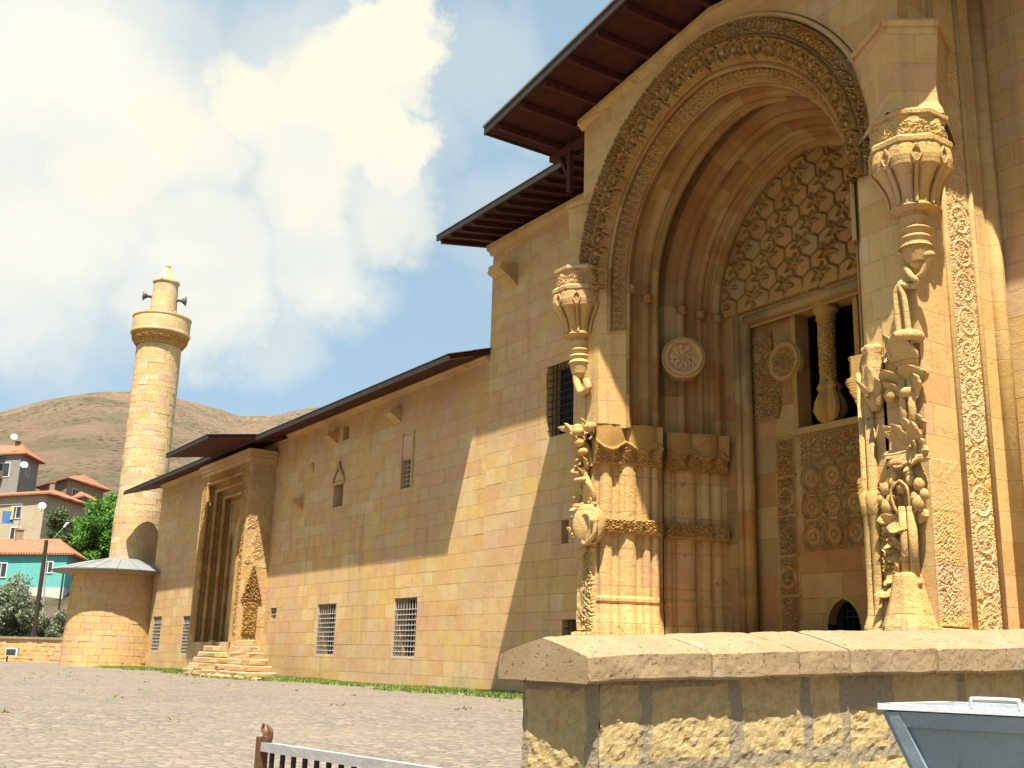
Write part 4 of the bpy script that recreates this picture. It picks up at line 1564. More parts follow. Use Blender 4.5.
def console(cx, cy, label):
    """octagonal corbelled console on the corner, with a corner prism above it"""
    m = MB()
    a0 = math.pi / 8
    K = .90
    m.lathe([(r_ * K, z_) for r_, z_ in [(.30, 8.25), (.26, 8.32), (.30, 8.40), (.24, 8.46), (.30, 8.55), (.24, 8.62), (.27, 8.75), (.24, 8.85)]], (cx, cy), 24)
    m.lathe([(r_ * K, z_) for r_, z_ in [(.10, 7.9), (.20, 8.0), (.25, 8.15), (.26, 8.27)]], (cx, cy), 20)
    # fluted muqarnas bell
    flute = lambda th, z: 1 + .26 * (np.abs(np.sin(4 * th)) - .6) * float(np.clip((z - 8.86) / .25, 0, 1))
    m.lathe([(r_ * K, z_) for r_, z_ in [(.25, 8.84), (.43, 8.9), (.38, 8.98), (.41, 9.12), (.47, 9.26), (.56, 9.40), (.66, 9.52)]], (cx, cy), 96, fn=flute)
    sc_ = lambda th, z: 1 + .10 * (np.abs(np.sin(4 * th)) - .5)
    m.lathe([(r_ * K, z_) for r_, z_ in [(.62, 9.50), (.68, 9.52), (.71, 9.66), (.70, 9.80), (.69, 9.86)]], (cx, cy), 96, fn=sc_)
    m.lathe([(r_ * K, z_) for r_, z_ in [(.66, 9.85), (.76, 9.90), (.77, 9.97), (.70, 10.03)]], (cx, cy), 8, a0)
    o = m.build('console', 'pale', portal)
    o['label'] = label
    # carved drum
    m = MB()
    th = np.linspace(0, 2 * np.pi, 160)
    zz = np.linspace(10.0, 10.34, 16)
    P = []
    oc = .60 * math.cos(math.pi / 8) / np.cos((th - a0 + np.pi / 8) % (np.pi / 4) - np.pi / 8)
    for z in zz:
        hh = .03 * arabesque(th * .7, np.full_like(th, z), .12, 3) * sstep(10.03, 10.06, z) * sstep(10.3, 10.26, z)
        r_ = oc + hh
        P.append(np.stack([cx + r_ * np.cos(th), cy + r_ * np.sin(th), np.full_like(th, z)], 1))
    m.grid(np.array(P))
    m.lathe([(r_ * K, z_) for r_, z_ in [(.64, 10.33), (.72, 10.40), (.73, 10.46), (.64, 10.52)]], (cx, cy), 8, a0)
    for k in range(16):
        an = k * math.pi / 8
        m.tube(bez([(cx + r_ * K * math.cos(an), cy + r_ * K * math.sin(an), z_) for r_, z_ in ((.41, 8.93), (.42, 9.05), (.48, 9.22), (.60, 9.42), (.70, 9.54))], 4), .022 if k % 2 else .035, 5)
    # drop-shaped niches on the bell's lip: small raised pointed frames
    for k in range(8):
        a = k * math.pi / 4
        c = np.array([cx + .64 * math.cos(a), cy + .64 * math.sin(a), 9.68])
        t = np.array([-math.sin(a), math.cos(a), 0])
        m.tube(bez([c + t * .0 + (0, 0, .15), c + t * .08, c + np.array([0, 0, -.15]), c - t * .08, c + np.array([0, 0, .15])], 5), .02, 5)
    m.build('console_drum', 'pale', portal)


def corner_prism(cx, cy, sgn):
    """wedge above the console: two faces meeting in a sharp front edge, roofed by a moulding"""
    m = MB()
    steps_ = ((1.0, 10.48), (.98, 10.56), (.86, 10.72), (.84, 11.0), (.90, 11.4), (1.0, 12.0))
    # pointed front edge: replace the middle two by one edge
    E = []
    k = 1.0 if sgn > 0 else .55
    for s, z in steps_:
        L = (cx - sgn * (1.12 * s if sgn > 0 else .35 * s), PYF + .01, z)
        F = (cx + sgn * .08, PYF - .66 * s * k, z)
        R = (cx + sgn * .62 * s * k, PYF + .1 * s, z)
        B = (cx, PYF + 1.3 * s, z)
        E.append([L, F, R, B])
    E = np.array(E)
    E[-1, 0, 2] += .22
    E[-1, 1, 2] += .10
    E[-1, 3, 2] += .35
    E[-1, 2, 2] += .12
    m.grid(np.concatenate([E, E[:, :1]], 1))
    top = E[-1]
    m.add(top, [(0, 1, 2, 3)])
    m.build('corner_prism', 'portal', portal)
    m = MB()
    for a, b in ((0, 1), (1, 2), (2, 3)):
        m.tube([top[a] + (0, 0, .03), top[b] + (0, 0, .03)], .075, 6)
    m.build('prism_moulding', 'portal', portal)


console(-10.34, -2.42, 'right hand console hanging at the corner of the portal')
corner_prism(-10.34, -2.42, 1)
console(-19.46, -2.42, 'left hand console hanging at the corner of the portal')
corner_prism(-19.46, -2.42, -1)


def leaf_plate(m, c, U, V, N, wd, ht, curl=.15, th=.05, lob=0):
    """bent stone leaf: pointed oval with thickness"""
    c, U, V, N = (np.asarray(q, float) for q in (c, U, V, N))
    nu, nv = 11, 9
    P, Q = [], []
    for i in range(nu):
        t = i / (nu - 1)
        w_ = wd * .5 * (math.sin(math.pi * min(1, t * .92 + .08)) ** .7) * (1 + lob * math.sin(t * 16))
        row, row2 = [], []
        for j in range(nv):
            s = 2 * j / (nv - 1) - 1
            bend = curl * (t ** 2) - .10 * wd * s * s + .03 * math.cos(s * 9) * wd
            p = c + V * (t * ht) + U * (s * w_) + N * bend
            row.append(p)
            row2.append(p - N * th)
        P.append(row)
        Q.append(row2)
    P, Q = np.array(P), np.array(Q)
    m.grid(P)
    m.grid(Q)
    for a, b in ((P[0], Q[0]), (P[-1], Q[-1]), (P[:, 0], Q[:, 0]), (P[:, -1], Q[:, -1])):
        m.grid(np.stack([a, b], 1))


def corner_carving_right():
    Yp = -2.54

    def p(x, y, Y=Yp):
        return onY(x, y, Y)
    U, Z, N = np.array([1.0, 0, 0]), np.array([0, 0, 1.0]), np.array([0, -1.0, 0])
    D = np.array([.5, -.866, 0])
    # ribbons tied in a knot under the console
    m = MB()
    m.tube(bez([p(902, 254), p(905, 266), p(912, 277, Yp - .05), p(918, 281), p(913, 286), p(902, 285), p(897, 290), p(896, 302), p(899, 334)]), .05, 8)
    m.tube(bez([p(930, 254), p(926, 266), p(920, 276), p(909, 281, Yp + .06), p(900, 284), p(904, 296), p(906, 310), p(909, 335)]), .05, 8)
    m.ball(p(903, 255), .085, 10, (1.2, 1, .8)).ball(p(929, 255), .085, 10, (1.2, 1, .8))
    m.build('knotted_ribbon', 'pale', portal, True)
    # stacked leaf clusters
    m = MB()
    q_ = p(907, 336)
    m.lathe([(.22, q_[2] - .12), (.27, q_[2] - .06), (.26, q_[2] + .02), (.20, q_[2] + .06)], tuple(q_[:2]), 20)
    leaf_plate(m, p(906, 372), U, Z * .97 + N * .2, N, .46, .62, .18, .06, .05)
    leaf_plate(m, p(890, 356), U * .8 + N * .5, Z, N, .34, .34, .18, .05, .1)
    leaf_plate(m, p(911, 384), U, Z, N, .56, .30, .24, .06, .04)
    leaf_plate(m, p(893, 388), U * .9, Z * .9 + N * .3, N, .40, .30, .2, .05)
    leaf_plate(m, p(911, 396), U * .7 + N * .4, Z * .8 + U * .4, N, .38, .40, .16, .06, .1)
    leaf_plate(m, p(898, 396), -U * .9, Z * .7 - U * .4, N, .34, .34, .2, .06)
    m.ball(p(890, 395, Yp - .02), .11, 9, (1, .8, 1.3)).ball(p(906, 392, Yp - .05), .10, 9, (1.2, .8, .9))
    m.build('leaf_cluster', 'pale', portal, True)
    # tall bud at the left
    m = MB()
    bb = p(870.5, 378)
    m.lathe([(.06, bb[2] - .55), (.10, bb[2] - .46), (.16, bb[2] - .30), (.18, bb[2] - .05), (.17, bb[2] + .25), (.14, bb[2] + .42), (.18, bb[2] + .50), (.17, bb[2] + .55), (.10, bb[2] + .58)], (bb[0], bb[1] + .1), 40, fn=lambda th, z: 1 + .14 * np.cos(5 * th + 3 * z))
    leaf_plate(m, p(870, 392, Yp - .12), U, Z, N, .24, .44, .08, .04, .1)
    leaf_plate(m, p(866, 396, Yp - .1), U * .8 - Z * .3, Z * .9 - U * .3, N, .2, .3, .14, .04)
    leaf_plate(m, p(876, 396, Yp - .1), U * .8 + Z * .3, Z * .9 + U * .3, N, .2, .3, .14, .04)
    m.build('carved_bud', 'pale', portal, True)
    # torn star-like leaf above the palmette
    m = MB()
    c = p(908, 450)
    for k, (a, L) in enumerate(((85, .50), (40, .42), (130, .40), (-10, .42), (190, .38), (-50, .34), (232, .34), (62, .46), (108, .44), (15, .36))):
        V_ = U * math.cos(math.radians(a)) + Z * math.sin(math.radians(a)) * 1.0
        leaf_plate(m, c - N * .02, np.cross(N, V_), V_ + N * .12, N, .24, L, .10 + .05 * (k % 3), .06, .2)
    m.ball(p(895, 463, Yp - .02), .11, 10, (1.6, .8, .6)).ball(p(922, 458, Yp - .02), .10, 10, (1.5, .8, .7))
    leaf_plate(m, p(900, 444), U, Z * .8 - U * .5, N, .3, .4, .15, .06, .2)
    m.build('leaf_star', 'pale', portal)
    # half disc with palmette
    m = MB()
    c = p(905, 492, Yp + .12)
    prof = []
    for t in np.linspace(-.1, math.pi + .1, 26):
        prof.append(c + U * .43 * math.cos(t) + Z * (.56 * math.sin(t)))
    m.prism(prof, (0, .45, 0))
    pc = p(905, 494, Yp + .06)
    for a, r1, sz in ((90, .10, .10), (50, .25, .085), (130, .25, .085), (20, .33, .10), (160, .33, .10), (-8, .40, .085), (188, .40, .085), (-32, .34, .12), (212, .34, .12), (66, .34, .07), (114, .34, .07), (-20, .24, .09), (200, .24, .09)):
        m.ball(pc + U * r1 * math.cos(math.radians(a)) + Z * r1 * math.sin(math.radians(a)) + N * .06, sz, 9, (1, .8, 1.15))
    for s in (-1, 1):
        m.tube(bez([pc - Z * .45 + U * s * .04, pc - Z * .2 + U * s * .14 + N * .1, pc + Z * .06 + U * s * .15 + N * .14, pc + Z * .2 + N * .12]), .024, 7)
        m.tube(bez([pc - Z * .42 + U * s * .07, pc - Z * .25 + U * s * .26 + N * .08, pc + Z * .0 + U * s * .40]), .024, 7)
        leaf_plate(m, pc - Z * .28 + U * s * .1, np.cross(N, U * s - Z * .35), U * s - Z * .35 + N * .1, N, .26, .36, .12, .05, .15)
    leaf_plate(m, p(898, 518, Yp), U, -Z * .9 + N * .1, N, .5, .28, .14, .06, .08)
    m.build('palmette', 'pale', portal, True)
    # slender twin shafts with a ring, and the bell base
    for x_ in (906, 914.5):
        m = MB()
        b, t = p(x_ + 2, 590), p(x_, 516)
        m.tube([(b[0], b[1], 2.98), (b[0], b[1], t[2] + .15)], .07, 12)
        m.build('slender_shaft', 'pale', portal, True)
        m = MB()
        b = p(x_ - 1, 428)
        m.tube([(b[0], b[1], b[2] - .1), (b[0], b[1], b[2] + .8)], .065, 10)
        m.build('slender_shaft', 'pale', portal, True)
    m = MB()
    m.tube([p(900, 583, Yp - .02), p(921, 583, Yp - .02)], .05, 8)
    m.build('shaft_ring', 'pale', portal, True)
    m = MB()
    b = p(910, 631)
    m.lathe([(.44, 2.08), (.43, 2.2), (.37, 2.36), (.31, 2.56), (.26, 2.78), (.24, 2.9), (.22, 2.98), (.18, 3.02)], (b[0], b[1] + .02), 8, math.pi / 8)
    m.build('bell_base', 'pale', portal)
    # slim colonnettes on the arch edge
    for x_, rad in ((869, .065), (877, .085)):
        m = MB()
        b = onY(x_ + 4, 625, -2.42)
        m.lathe([(.14, 2.1), (.14, 2.2), (rad + .01, 2.4), (rad, 2.6), (rad, 4.0), (rad + .03, 4.05), (rad + .05, 4.32), (rad + .01, 4.36), (rad, 4.4), (rad, 6.4)], (b[0], b[1]), 14)
        m.build('colonnette', 'pale', portal, True)
    # crisp leafage filling the corner between the larger pieces
    rg = random.Random(31)
    for k in range(34):
        if k < 16:
            x, y = rg.uniform(896, 905), rg.uniform(522, 588)
        elif k < 26:
            x, y = rg.uniform(882, 914), rg.uniform(342, 388)
        else:
            x, y = rg.uniform(889, 925), rg.uniform(425, 460)
        q_ = p(x, y, -2.42 - rg.uniform(0, .08))
        an = rg.uniform(0, 6.28)
        V_ = U * math.cos(an) + Z * math.sin(an)
        m = MB()
        leaf_plate(m, q_, np.cross(N, V_), V_ + N * rg.uniform(.1, .7), N, rg.uniform(.10, .19), rg.uniform(.16, .34), rg.uniform(.02, .16), .04, rg.choice((.12, .2, .3)))
        m.build('carved_leaf', 'pale', portal)
    # crumbled vine beside the shafts
    m = MB()
    q0 = p(886, 610, -2.45)
    relief(m, (q0[0], -2.43, 2.5), U, Z, N, .42, 2.0, lambda u, v: .07 * arabesque(u, v, .26, 8) + .04 * fbm(u * 9, v * 9), .025, .05)
    relief(m, (-10.36, -2.40, 2.2), (0, 1, 0), Z, (1, 0, 0), .75, 2.6, lambda u, v: .03 * fbm(u * 7, v * 7) * sstep(2.4, .3, v) + .022 * arabesque(u, v, .22, 5) * sstep(.75, .3, u) * sstep(2.4, 1.2, v), .025, .03)
    m.build('worn_vine', 'pale', portal)


corner_carving_right()


def corner_carving_left():
    Yp = -2.5

    def p(x, y, Y=Yp):
        return onY(x, y, Y)
    U, Z, N = np.array([1.0, 0, 0]), np.array([0, 0, 1.0]), np.array([0, -1.0, 0])
    m = MB()
    m.tube(bez([p(576, 368), p(577, 382), p(581, 392), p(588, 388), p(586, 380)]), .09, 8)
    m.build('knotted_ribbon', 'pale', portal, True)
    m = MB()
    leaf_plate(m, p(588, 466), U * .9, Z * .9 - U * .45, N, .42, 1.0, .2, .07)
    leaf_plate(m, p(577, 460), U, Z * .95 - U * .2, N, .34, .9, .25, .06)
    for q_, s in (((577, 432), .16), ((590, 427), .15), ((580, 443), .13), ((583, 452), .12), ((577, 428), .12)):
        m.ball(p(*q_, Yp - .1), s, 10, (1.4, .8, .8))
    m.tube(bez([p(584, 468), p(586, 478), p(590, 488)]), .08, 8)
    leaf_plate(m, p(585, 512), U * .9, Z * .9 + U * .3, N, .42, .72, .2, .08)
    m.ball(p(580, 480, Yp - .1), .11, 8, (2.0, .8, .6))
    m.build('leaf_cluster', 'pale', portal, True)
    m = MB()
    c = p(588, 525)
    m.lathe([(.02, 0), (.40, 0), (.44, .04), (.44, .26), (.40, .30)], (0, 0), 24)
    # turn the little drum to face outwards: rebuild its points
    V = m.v[0]
    Rv = np.stack([c[0] + V[:, 0] * .75 + V[:, 2] * .55, c[1] - V[:, 2] * .8 + V[:, 0] * .4 + .1, c[2] + V[:, 1]], 1)
    m.v[0] = Rv
    pc = c + np.array([.12, -.16, 0])
    for s in (-1, 1):
        m.tube(bez([pc + Z * -.45 + U * s * .03, pc + Z * -.15 + U * s * .2, pc + Z * .15 + U * s * .16, pc + Z * .22]), .05, 7)
        m.tube(bez([pc + Z * -.42 + U * s * .08, pc + Z * -.25 + U * s * .3, pc + U * s * .34 + Z * .02]), .05, 7)
        m.ball(pc + U * s * .3 + Z * .05, .10, 9)
    m.build('palmette', 'pale', portal, True)
    rg = random.Random(32)
    for k in range(40):
        y = rg.uniform(424, 545)
        q_ = p(rg.gauss(584, 5), y, -2.42 - rg.uniform(0, .1))
        an = rg.uniform(0, 6.28)
        V_ = U * math.cos(an) + Z * math.sin(an)
        m = MB()
        leaf_plate(m, q_, np.cross(N, V_), V_ + N * rg.uniform(.1, .7), N, rg.uniform(.10, .2), rg.uniform(.16, .34), rg.uniform(.02, .16), .04, rg.choice((.12, .2, .3)))
        m.build('carved_leaf', 'pale', portal)
    m = MB()
    relief(m, (-19.44, PYF - .03, 2.2), U, Z, N, .62, 2.3, lambda u, v: .06 * arabesque(u, v, .28, 8) * sstep(.12, .35, u) + .05 * fbm(u * 8, v * 8), .025, .05)
    m.build('worn_vine', 'pale', portal)


corner_carving_left()


def portal_side():
    """right return face: running leaf strip, angle rolls"""
    m = MB()
    relief(m, (PXR + .012, -1.42, 2.1), (0, 1, 0), (0, 0, 1), (1, 0, 0), .62, 10.1, lambda u, v: .034 * np.maximum(scroll(v, u - .31, .58, 3), .7 * arabesque(u, v, .17, 3) * sstep(.31, .29, np.abs(u - .31))), .022, .03,
           lambda u, v: .15 + .6 * vnoise(v * .8, u * 0 + 4))
    m.build('relief_strip', 'ashlar', portal)
    m = MB()
    for y, r_ in ((-1.52, .05), (-.74, .05), (-.16, .15)):
        m.tube([(PXR + .02, y, 2.0), (PXR + .02, y, rim(PXR) - .3)], r_, 10)
    m.build('angle_rolls', 'portal', portal, True)
    # base borders
    key = lambda u, v: .10 + .05 * ((np.floor(u / .09) % 2) * sstep(.04, .05, v) * sstep(.16, .15, v))
    for O_, U_, N_, L_ in (((PXR + .03, -2.6, 2.0), (0, 1, 0), (1, 0, 0), 1.15), ((-11.5, PYF - .1, 2.0), (1, 0, 0), (0, -1, 0), 1.2), ((-19.5, PYF - .05, 2.0), (1, 0, 0), (0, -1, 0), .75)):
        m = MB()
        relief(m, O_, U_, (0, 0, 1), N_, L_, .2, key, .02, .05)
        m.build('base_border', 'pale', portal)


portal_side()

# =================================================================== FAR PORTAL (second portal of the mosque)
P2X0, P2X1, P2Y = -50.7, -44.4, -1.15
farp = part_empty('portal', (-47.4, P2Y, G0), mosque)
farp['label'] = 'smaller carved portal with a tall narrow recess above worn steps'


def far_portal():
    cx = -47.45
    m = MB()
    masonry(m, (P2X1, 0, 0), (0, 1, 0), (1, 0, 0), P2Y, 0, G0, 10.1, (), .5, .6, .02, 41, .2, 1)
    masonry(m, (P2X0, 0, 0), (0, 1, 0), (-1, 0, 0), P2Y, 0, G0, 10.1, (), .5, .6, .02, 42, .2, 1)
    masonry(m, (0, P2Y, 0), (1, 0, 0), (0, -1, 0), P2X0, P2X1, G0, 10.1, [(cx - 2.47, cx + 2.47, 2.0, 9.22)], .5, .7, .02, 43, .2, 1)
    m.box(P2X0, P2X1, P2Y + .02, -.02, 10.05, 10.1)
    m.build('portal_block', 'eroded', farp)
    m = MB()
    # stepped rectangular frames then a pointed recess
    prev = None
    fr = [(2.45, P2Y, 9.2), (2.42, P2Y + .3, 9.16), (2.2, P2Y + .32, 8.9), (2.17, P2Y + .62, 8.85), (1.95, P2Y + .66, 8.6), (1.92, P2Y + .95, 8.55), (1.8, P2Y + 1.0, 8.4)]
    P = np.array([[(cx - r_, y, 2.0), (cx - r_, y, z), (cx + r_, y, z), (cx + r_, y, 2.0)] for r_, y, z in fr])
    m.grid(P)
    for (r_, y, z) in fr[::2]:
        m.tube([(cx - r_ + .05, y, 2.0), (cx - r_ + .05, y, z)], .09, 8)
        m.tube([(cx + r_ - .05, y, 2.0), (cx + r_ - .05, y, z)], .09, 8)
        m.tube([(cx - r_, y, z - .05), (cx + r_, y, z - .05)], .09, 8)
    prof = [(1.8, P2Y + 1.0, 6.2, .7)] + [(r_, y, 6.2, .7) for r_, y in rolls((1.75, P2Y + 1.05), (1.3, 1.6), 5, .12)]
    sweep(m, cx, prof, 2.0, .3, 4, 16)
    # spandrel above the pointed arch
    ap = arch_pts(cx, 1.8, 6.2, 2.0, .7, P2Y + 1.0, 4, 16)
    rows = [[p_, (p_[0], P2Y + 1.0, 8.42)] for p_ in ap if p_[2] >= 6.2 - 1e-6]
    m.grid(np.array(rows))
    m.build('recess_mouldings', 'moulding', farp)
    m = MB()
    masonry(m, (0, 1.6, 0), (1, 0, 0), (0, -1, 0), cx - 1.4, cx + 1.4, 2.0, 9.0, [(cx - .75, cx + .75, 2.0, 5.0)], .5, .7, .01, 44, .2, .8)
    m.build('recess_wall', 'ashlar', farp)
    m = MB()
    m.box(cx - .9, cx + .9, 1.75, 1.85, 2.0, 5.1)
    for x in np.linspace(cx - .7, cx + .7, 5):
        m.box(x - .02, x + .02, 1.7, 1.75, 2.0, 5.0)
    m.build('door', 'wood', farp)
    # carving on the face towards the courtyard and on the right return
    m = MB()
    relief(m, (P2X1 + .02, -.98, 2.3), (0, 1, 0), (0, 0, 1), (1, 0, 0), .62, 1.35, lambda u, v: .06 * arabesque(u, v, .22, 2) + .03, .03, .03)
    relief(m, (P2X1 + .02, -1.12, 3.7), (0, 1, 0), (0, 0, 1), (1, 0, 0), .95, 1.5, lambda u, v: .09 * arabesque(u, v, .25, 5) + .03, .03, .0, None, lambda u, v: np.abs(u - .45) < .45 * (1 - v / 1.5) + .03)
    m.build('return_carving', 'carved', farp)
    m = MB()
    relief(m, (cx - 3.05, P2Y - .01, 2.3), (1, 0, 0), (0, 0, 1), (0, -1, 0), .45, 7.2, lambda u, v: .04 * arabesque(u, v, .25, 2), .04, .02)
    m.build('relief_strip', 'carved', farp)
    m = MB()
    relief(m, (cx + 2.56, P2Y - .01, 2.3), (1, 0, 0), (0, 0, 1), (0, -1, 0), .42, 7.2, lambda u, v: .04 * arabesque(u, v, .25, 4), .04, .02)
    m.build('relief_strip', 'carved', farp)
    for (r_, y0_, y1_, zt_p) in ((2.43, P2Y + .03, P2Y + .3, 9.0), (2.185, P2Y + .35, P2Y + .62, 8.7), (1.935, P2Y + .7, P2Y + .95, 8.4)):
        m = MB()
        relief(m, (cx - r_, y0_, 2.2), (0, 1, 0), (0, 0, 1), (1, 0, 0), y1_ - y0_, zt_p - 2.2, lambda u, v: .045 * arabesque(u, v, .2, 3) + .012, .03, .0)
        m.build('jamb_relief', 'carved', farp)
    m = MB()
    relief(m, (P2X1 + .016, -1.1, 5.2), (0, 1, 0), (0, 0, 1), (1, 0, 0), 1.0, 4.2, lambda u, v: .035 * arabesque(u, v, .22, 7) * sstep(.42, .55, fbm(u * 1.6 + 3, v * 1.1, 3)), .03, .0)
    m.build('worn_relief', 'eroded', farp)
    m = MB()
    relief(m, (cx - 2.4, P2Y - .006, 9.22), (1, 0, 0), (0, 0, 1), (0, -1, 0), 4.8, .3, lambda u, v: .04 * arabesque(u, v, .2, 3), .03, .0)
    m.build('carved_frieze', 'carved', farp)
    # carved slabs on the left jamb of the recess
    m = MB()
    relief(m, (cx - 1.62, P2Y + 1.15, 2.2), (.16, .987, 0), (0, 0, 1), (.987, -.16, 0), 1.5, 4.2, lambda u, v: .13 * hexrose(u, v, .75, 1.05) + .1, .03, .05)
    m.build('jamb_carving', 'carved', farp)
    cor = MB()
    for k in range(3):
        z = 9.55 + k * .17
        o_ = .05 + k * .07
        cor.box(P2X0 - o_, P2X1 + o_, P2Y - o_, P2Y + .25, z, z + .155, .3 + .2 * k)
        cor.box(P2X1 - .2, P2X1 + o_, P2Y + .25, -.05, z, z + .155, .3 + .2 * k)
    cor.build('cornice', 'ashlar', farp)


far_portal()

# =================================================================== STEPS, TURRET, MINARET
def cl(lat, dep, z):
    """point from camera-aligned ground axes (metres right, metres ahead, height)"""
    p = CAM + _r0 * lat + FH * dep
    return np.array([p[0], p[1], z])


steps = thing('stone_steps', (-44, -2, G0), 'worn stepped stone blocks in front of the far carved portal', 'steps')


def rough_box(mb, x0, x1, y0, y1, z0, z1, rg, j=.03, tint=.5):
    """block with slightly uneven, rounded corners"""
    b = min(.05, (z1 - z0) * .2)
    v = []
    for (z, s) in ((z0, 0), (z1 - b, 0), (z1, b)):
        for (x, y) in ((x0 + s, y0 + s), (x1 - s, y0 + s), (x1 - s, y1), (x0 + s, y1)):
            v.append((x + rg.uniform(-j, j), y + rg.uniform(-j, j), z + rg.uniform(-j, j) * .5))
    fs = [(8, 9, 10, 11)]
    for k in (0, 4):
        fs += [(k + i, k + (i + 1) % 4, k + 4 + (i + 1) % 4, k + 4 + i) for i in range(4)]
    mb.add(v, fs, tint)


def build_steps():
    rg = random.Random(3)
    h = .235
    for side in (0, 1):
        for i in range(6):
            Y = -2.35 + .21 * i
            if side:
                x0, x1 = onY(223 + 2 * i, 665, Y)[0], onY(247 + .8 * i, 665, Y)[0]
            else:
                x0, x1 = onY(183 + 4.5 * i, 665, Y)[0], onY(221 - 2.2 * i, 665, Y)[0]
            m = MB()
            x = x0
            while x < x1 - .3:
                L = min(rg.uniform(1.0, 2.2), x1 - x)
                rough_box(m, x, x + L - .02, Y, -1.16, G0 + h * i + .03, G0 + h * (i + 1), rg, .03, rg.uniform(.4, 1))
                x += L
            m.build('step', 'eroded', steps)
    for k in range(14):
        m = MB()
        px = rg.uniform(196, 262)
        q = onY(px, 676, -2.6 - rg.random() * .5)
        m.ball((q[0], q[1], G0 + .03), rg.uniform(.08, .2), 7, (1.3, 1, .6), rg.random())
        tag(m.build('loose_stone', 'ashlar'), 'small loose stone lying in front of the worn steps', 'stone', 'loose stones in front of the worn steps')


build_steps()

def ring_masonry(m, c, rfn, z0, z1, row, wd, seed, lo=.06, hi=1.0, rough=.02):
    rg = random.Random(seed)
    z = z0
    f = lambda aa, rr, zz: (c[0] + rr * math.cos(aa), c[1] + rr * math.sin(aa), zz)
    while z < z1 - .02:
        h = min(row * rg.uniform(.85, 1.15), z1 - z)
        if z1 - z - h < .12:
            h = z1 - z
        R0, R1 = rfn(z), rfn(z + h)
        a = rg.uniform(0, 1)
        end = a + 2 * math.pi
        while a < end:
            w_ = min(wd / R0 * rg.uniform(.55, 1.5), end - a)
            d, d2, t = rg.uniform(-rough, rough), rg.uniform(-rough, rough) * .4, rg.uniform(lo, hi)
            g = .0028
            for i in range(3):
                b0, b1 = a + g + (w_ - 2 * g) * i / 3, a + g + (w_ - 2 * g) * (i + 1) / 3
                m.quad(f(b0, R0 + d, z + .004), f(b1, R0 + d + d2, z + .004), f(b1, R1 + d + d2, z + h - .004), f(b0, R1 + d, z + h - .004), t)
            a += w_
        z += h
    n = 14
    zs = np.linspace(z0, z1, n)
    m.lathe([(rfn(q) - rough - .006, q) for q in zs], c[:2], 48, tint=0.02)


TC = onD(113.5, 640, 62)
turret = thing('corner_turret', (TC[0], TC[1], G0), 'round low stone turret with a conical grey metal roof at the foot of the minaret', 'turret')


def build_turret():
    m = MB()
    n = 20
    R = 2.55
    zt = 5.72
    ring_masonry(m, TC, lambda z: R + .12 - .12 * (z - G0) / 5, G0 - .05, zt, .32, .7, 8, .1, .85, .012)
    m.lathe([(R + .14, zt - .16), (R + .16, zt)], TC[:2], 40, tint=.4)
    m.build('turret_wall', 'ashlar', turret)
    m = MB()
    m.lathe([(3.62, zt - .05), (3.65, zt + .03), (2.4, zt + .40), (1.5, zt + .64), (.9, zt + .8)], TC[:2], 40)
    m.lathe([(3.6, zt - .055), (2.4, zt + .01)], TC[:2], 40, caps=False)
    rf = m.build('turret_roof', 'roofmetal', turret)
    mm = MB()
    for k in range(20):
        a = 2 * math.pi * k / 20
        mm.tube([(TC[0] + 3.66 * math.cos(a), TC[1] + 3.66 * math.sin(a), zt + .04), (TC[0] + 2.4 * math.cos(a), TC[1] + 2.4 * math.sin(a), zt + .41), (TC[0] + 1.5 * math.cos(a), TC[1] + 1.5 * math.sin(a), zt + .65)], .025, 5)
    mm.build('roof_seam', 'roofmetal', rf)
    m = MB()
    m.lathe([(2.6, zt), (3.58, zt - .05)], TC[:2], 40, caps=False)
    m.build('soffit', 'wood', rf)


build_turret()

NC = cl((135 - 512) / FPX * 65 * (1 + .0), 65, 0)
_c = onD(135, 560, 65)
NC = np.array([_c[0], _c[1], 0])


def zt_(y, px=155, D=65):
    return onD(px, y, D)[2]


minaret = thing('minaret', (NC[0], NC[1], G0), 'pale round stone minaret with a ringed balcony and small conical cap', 'minaret')


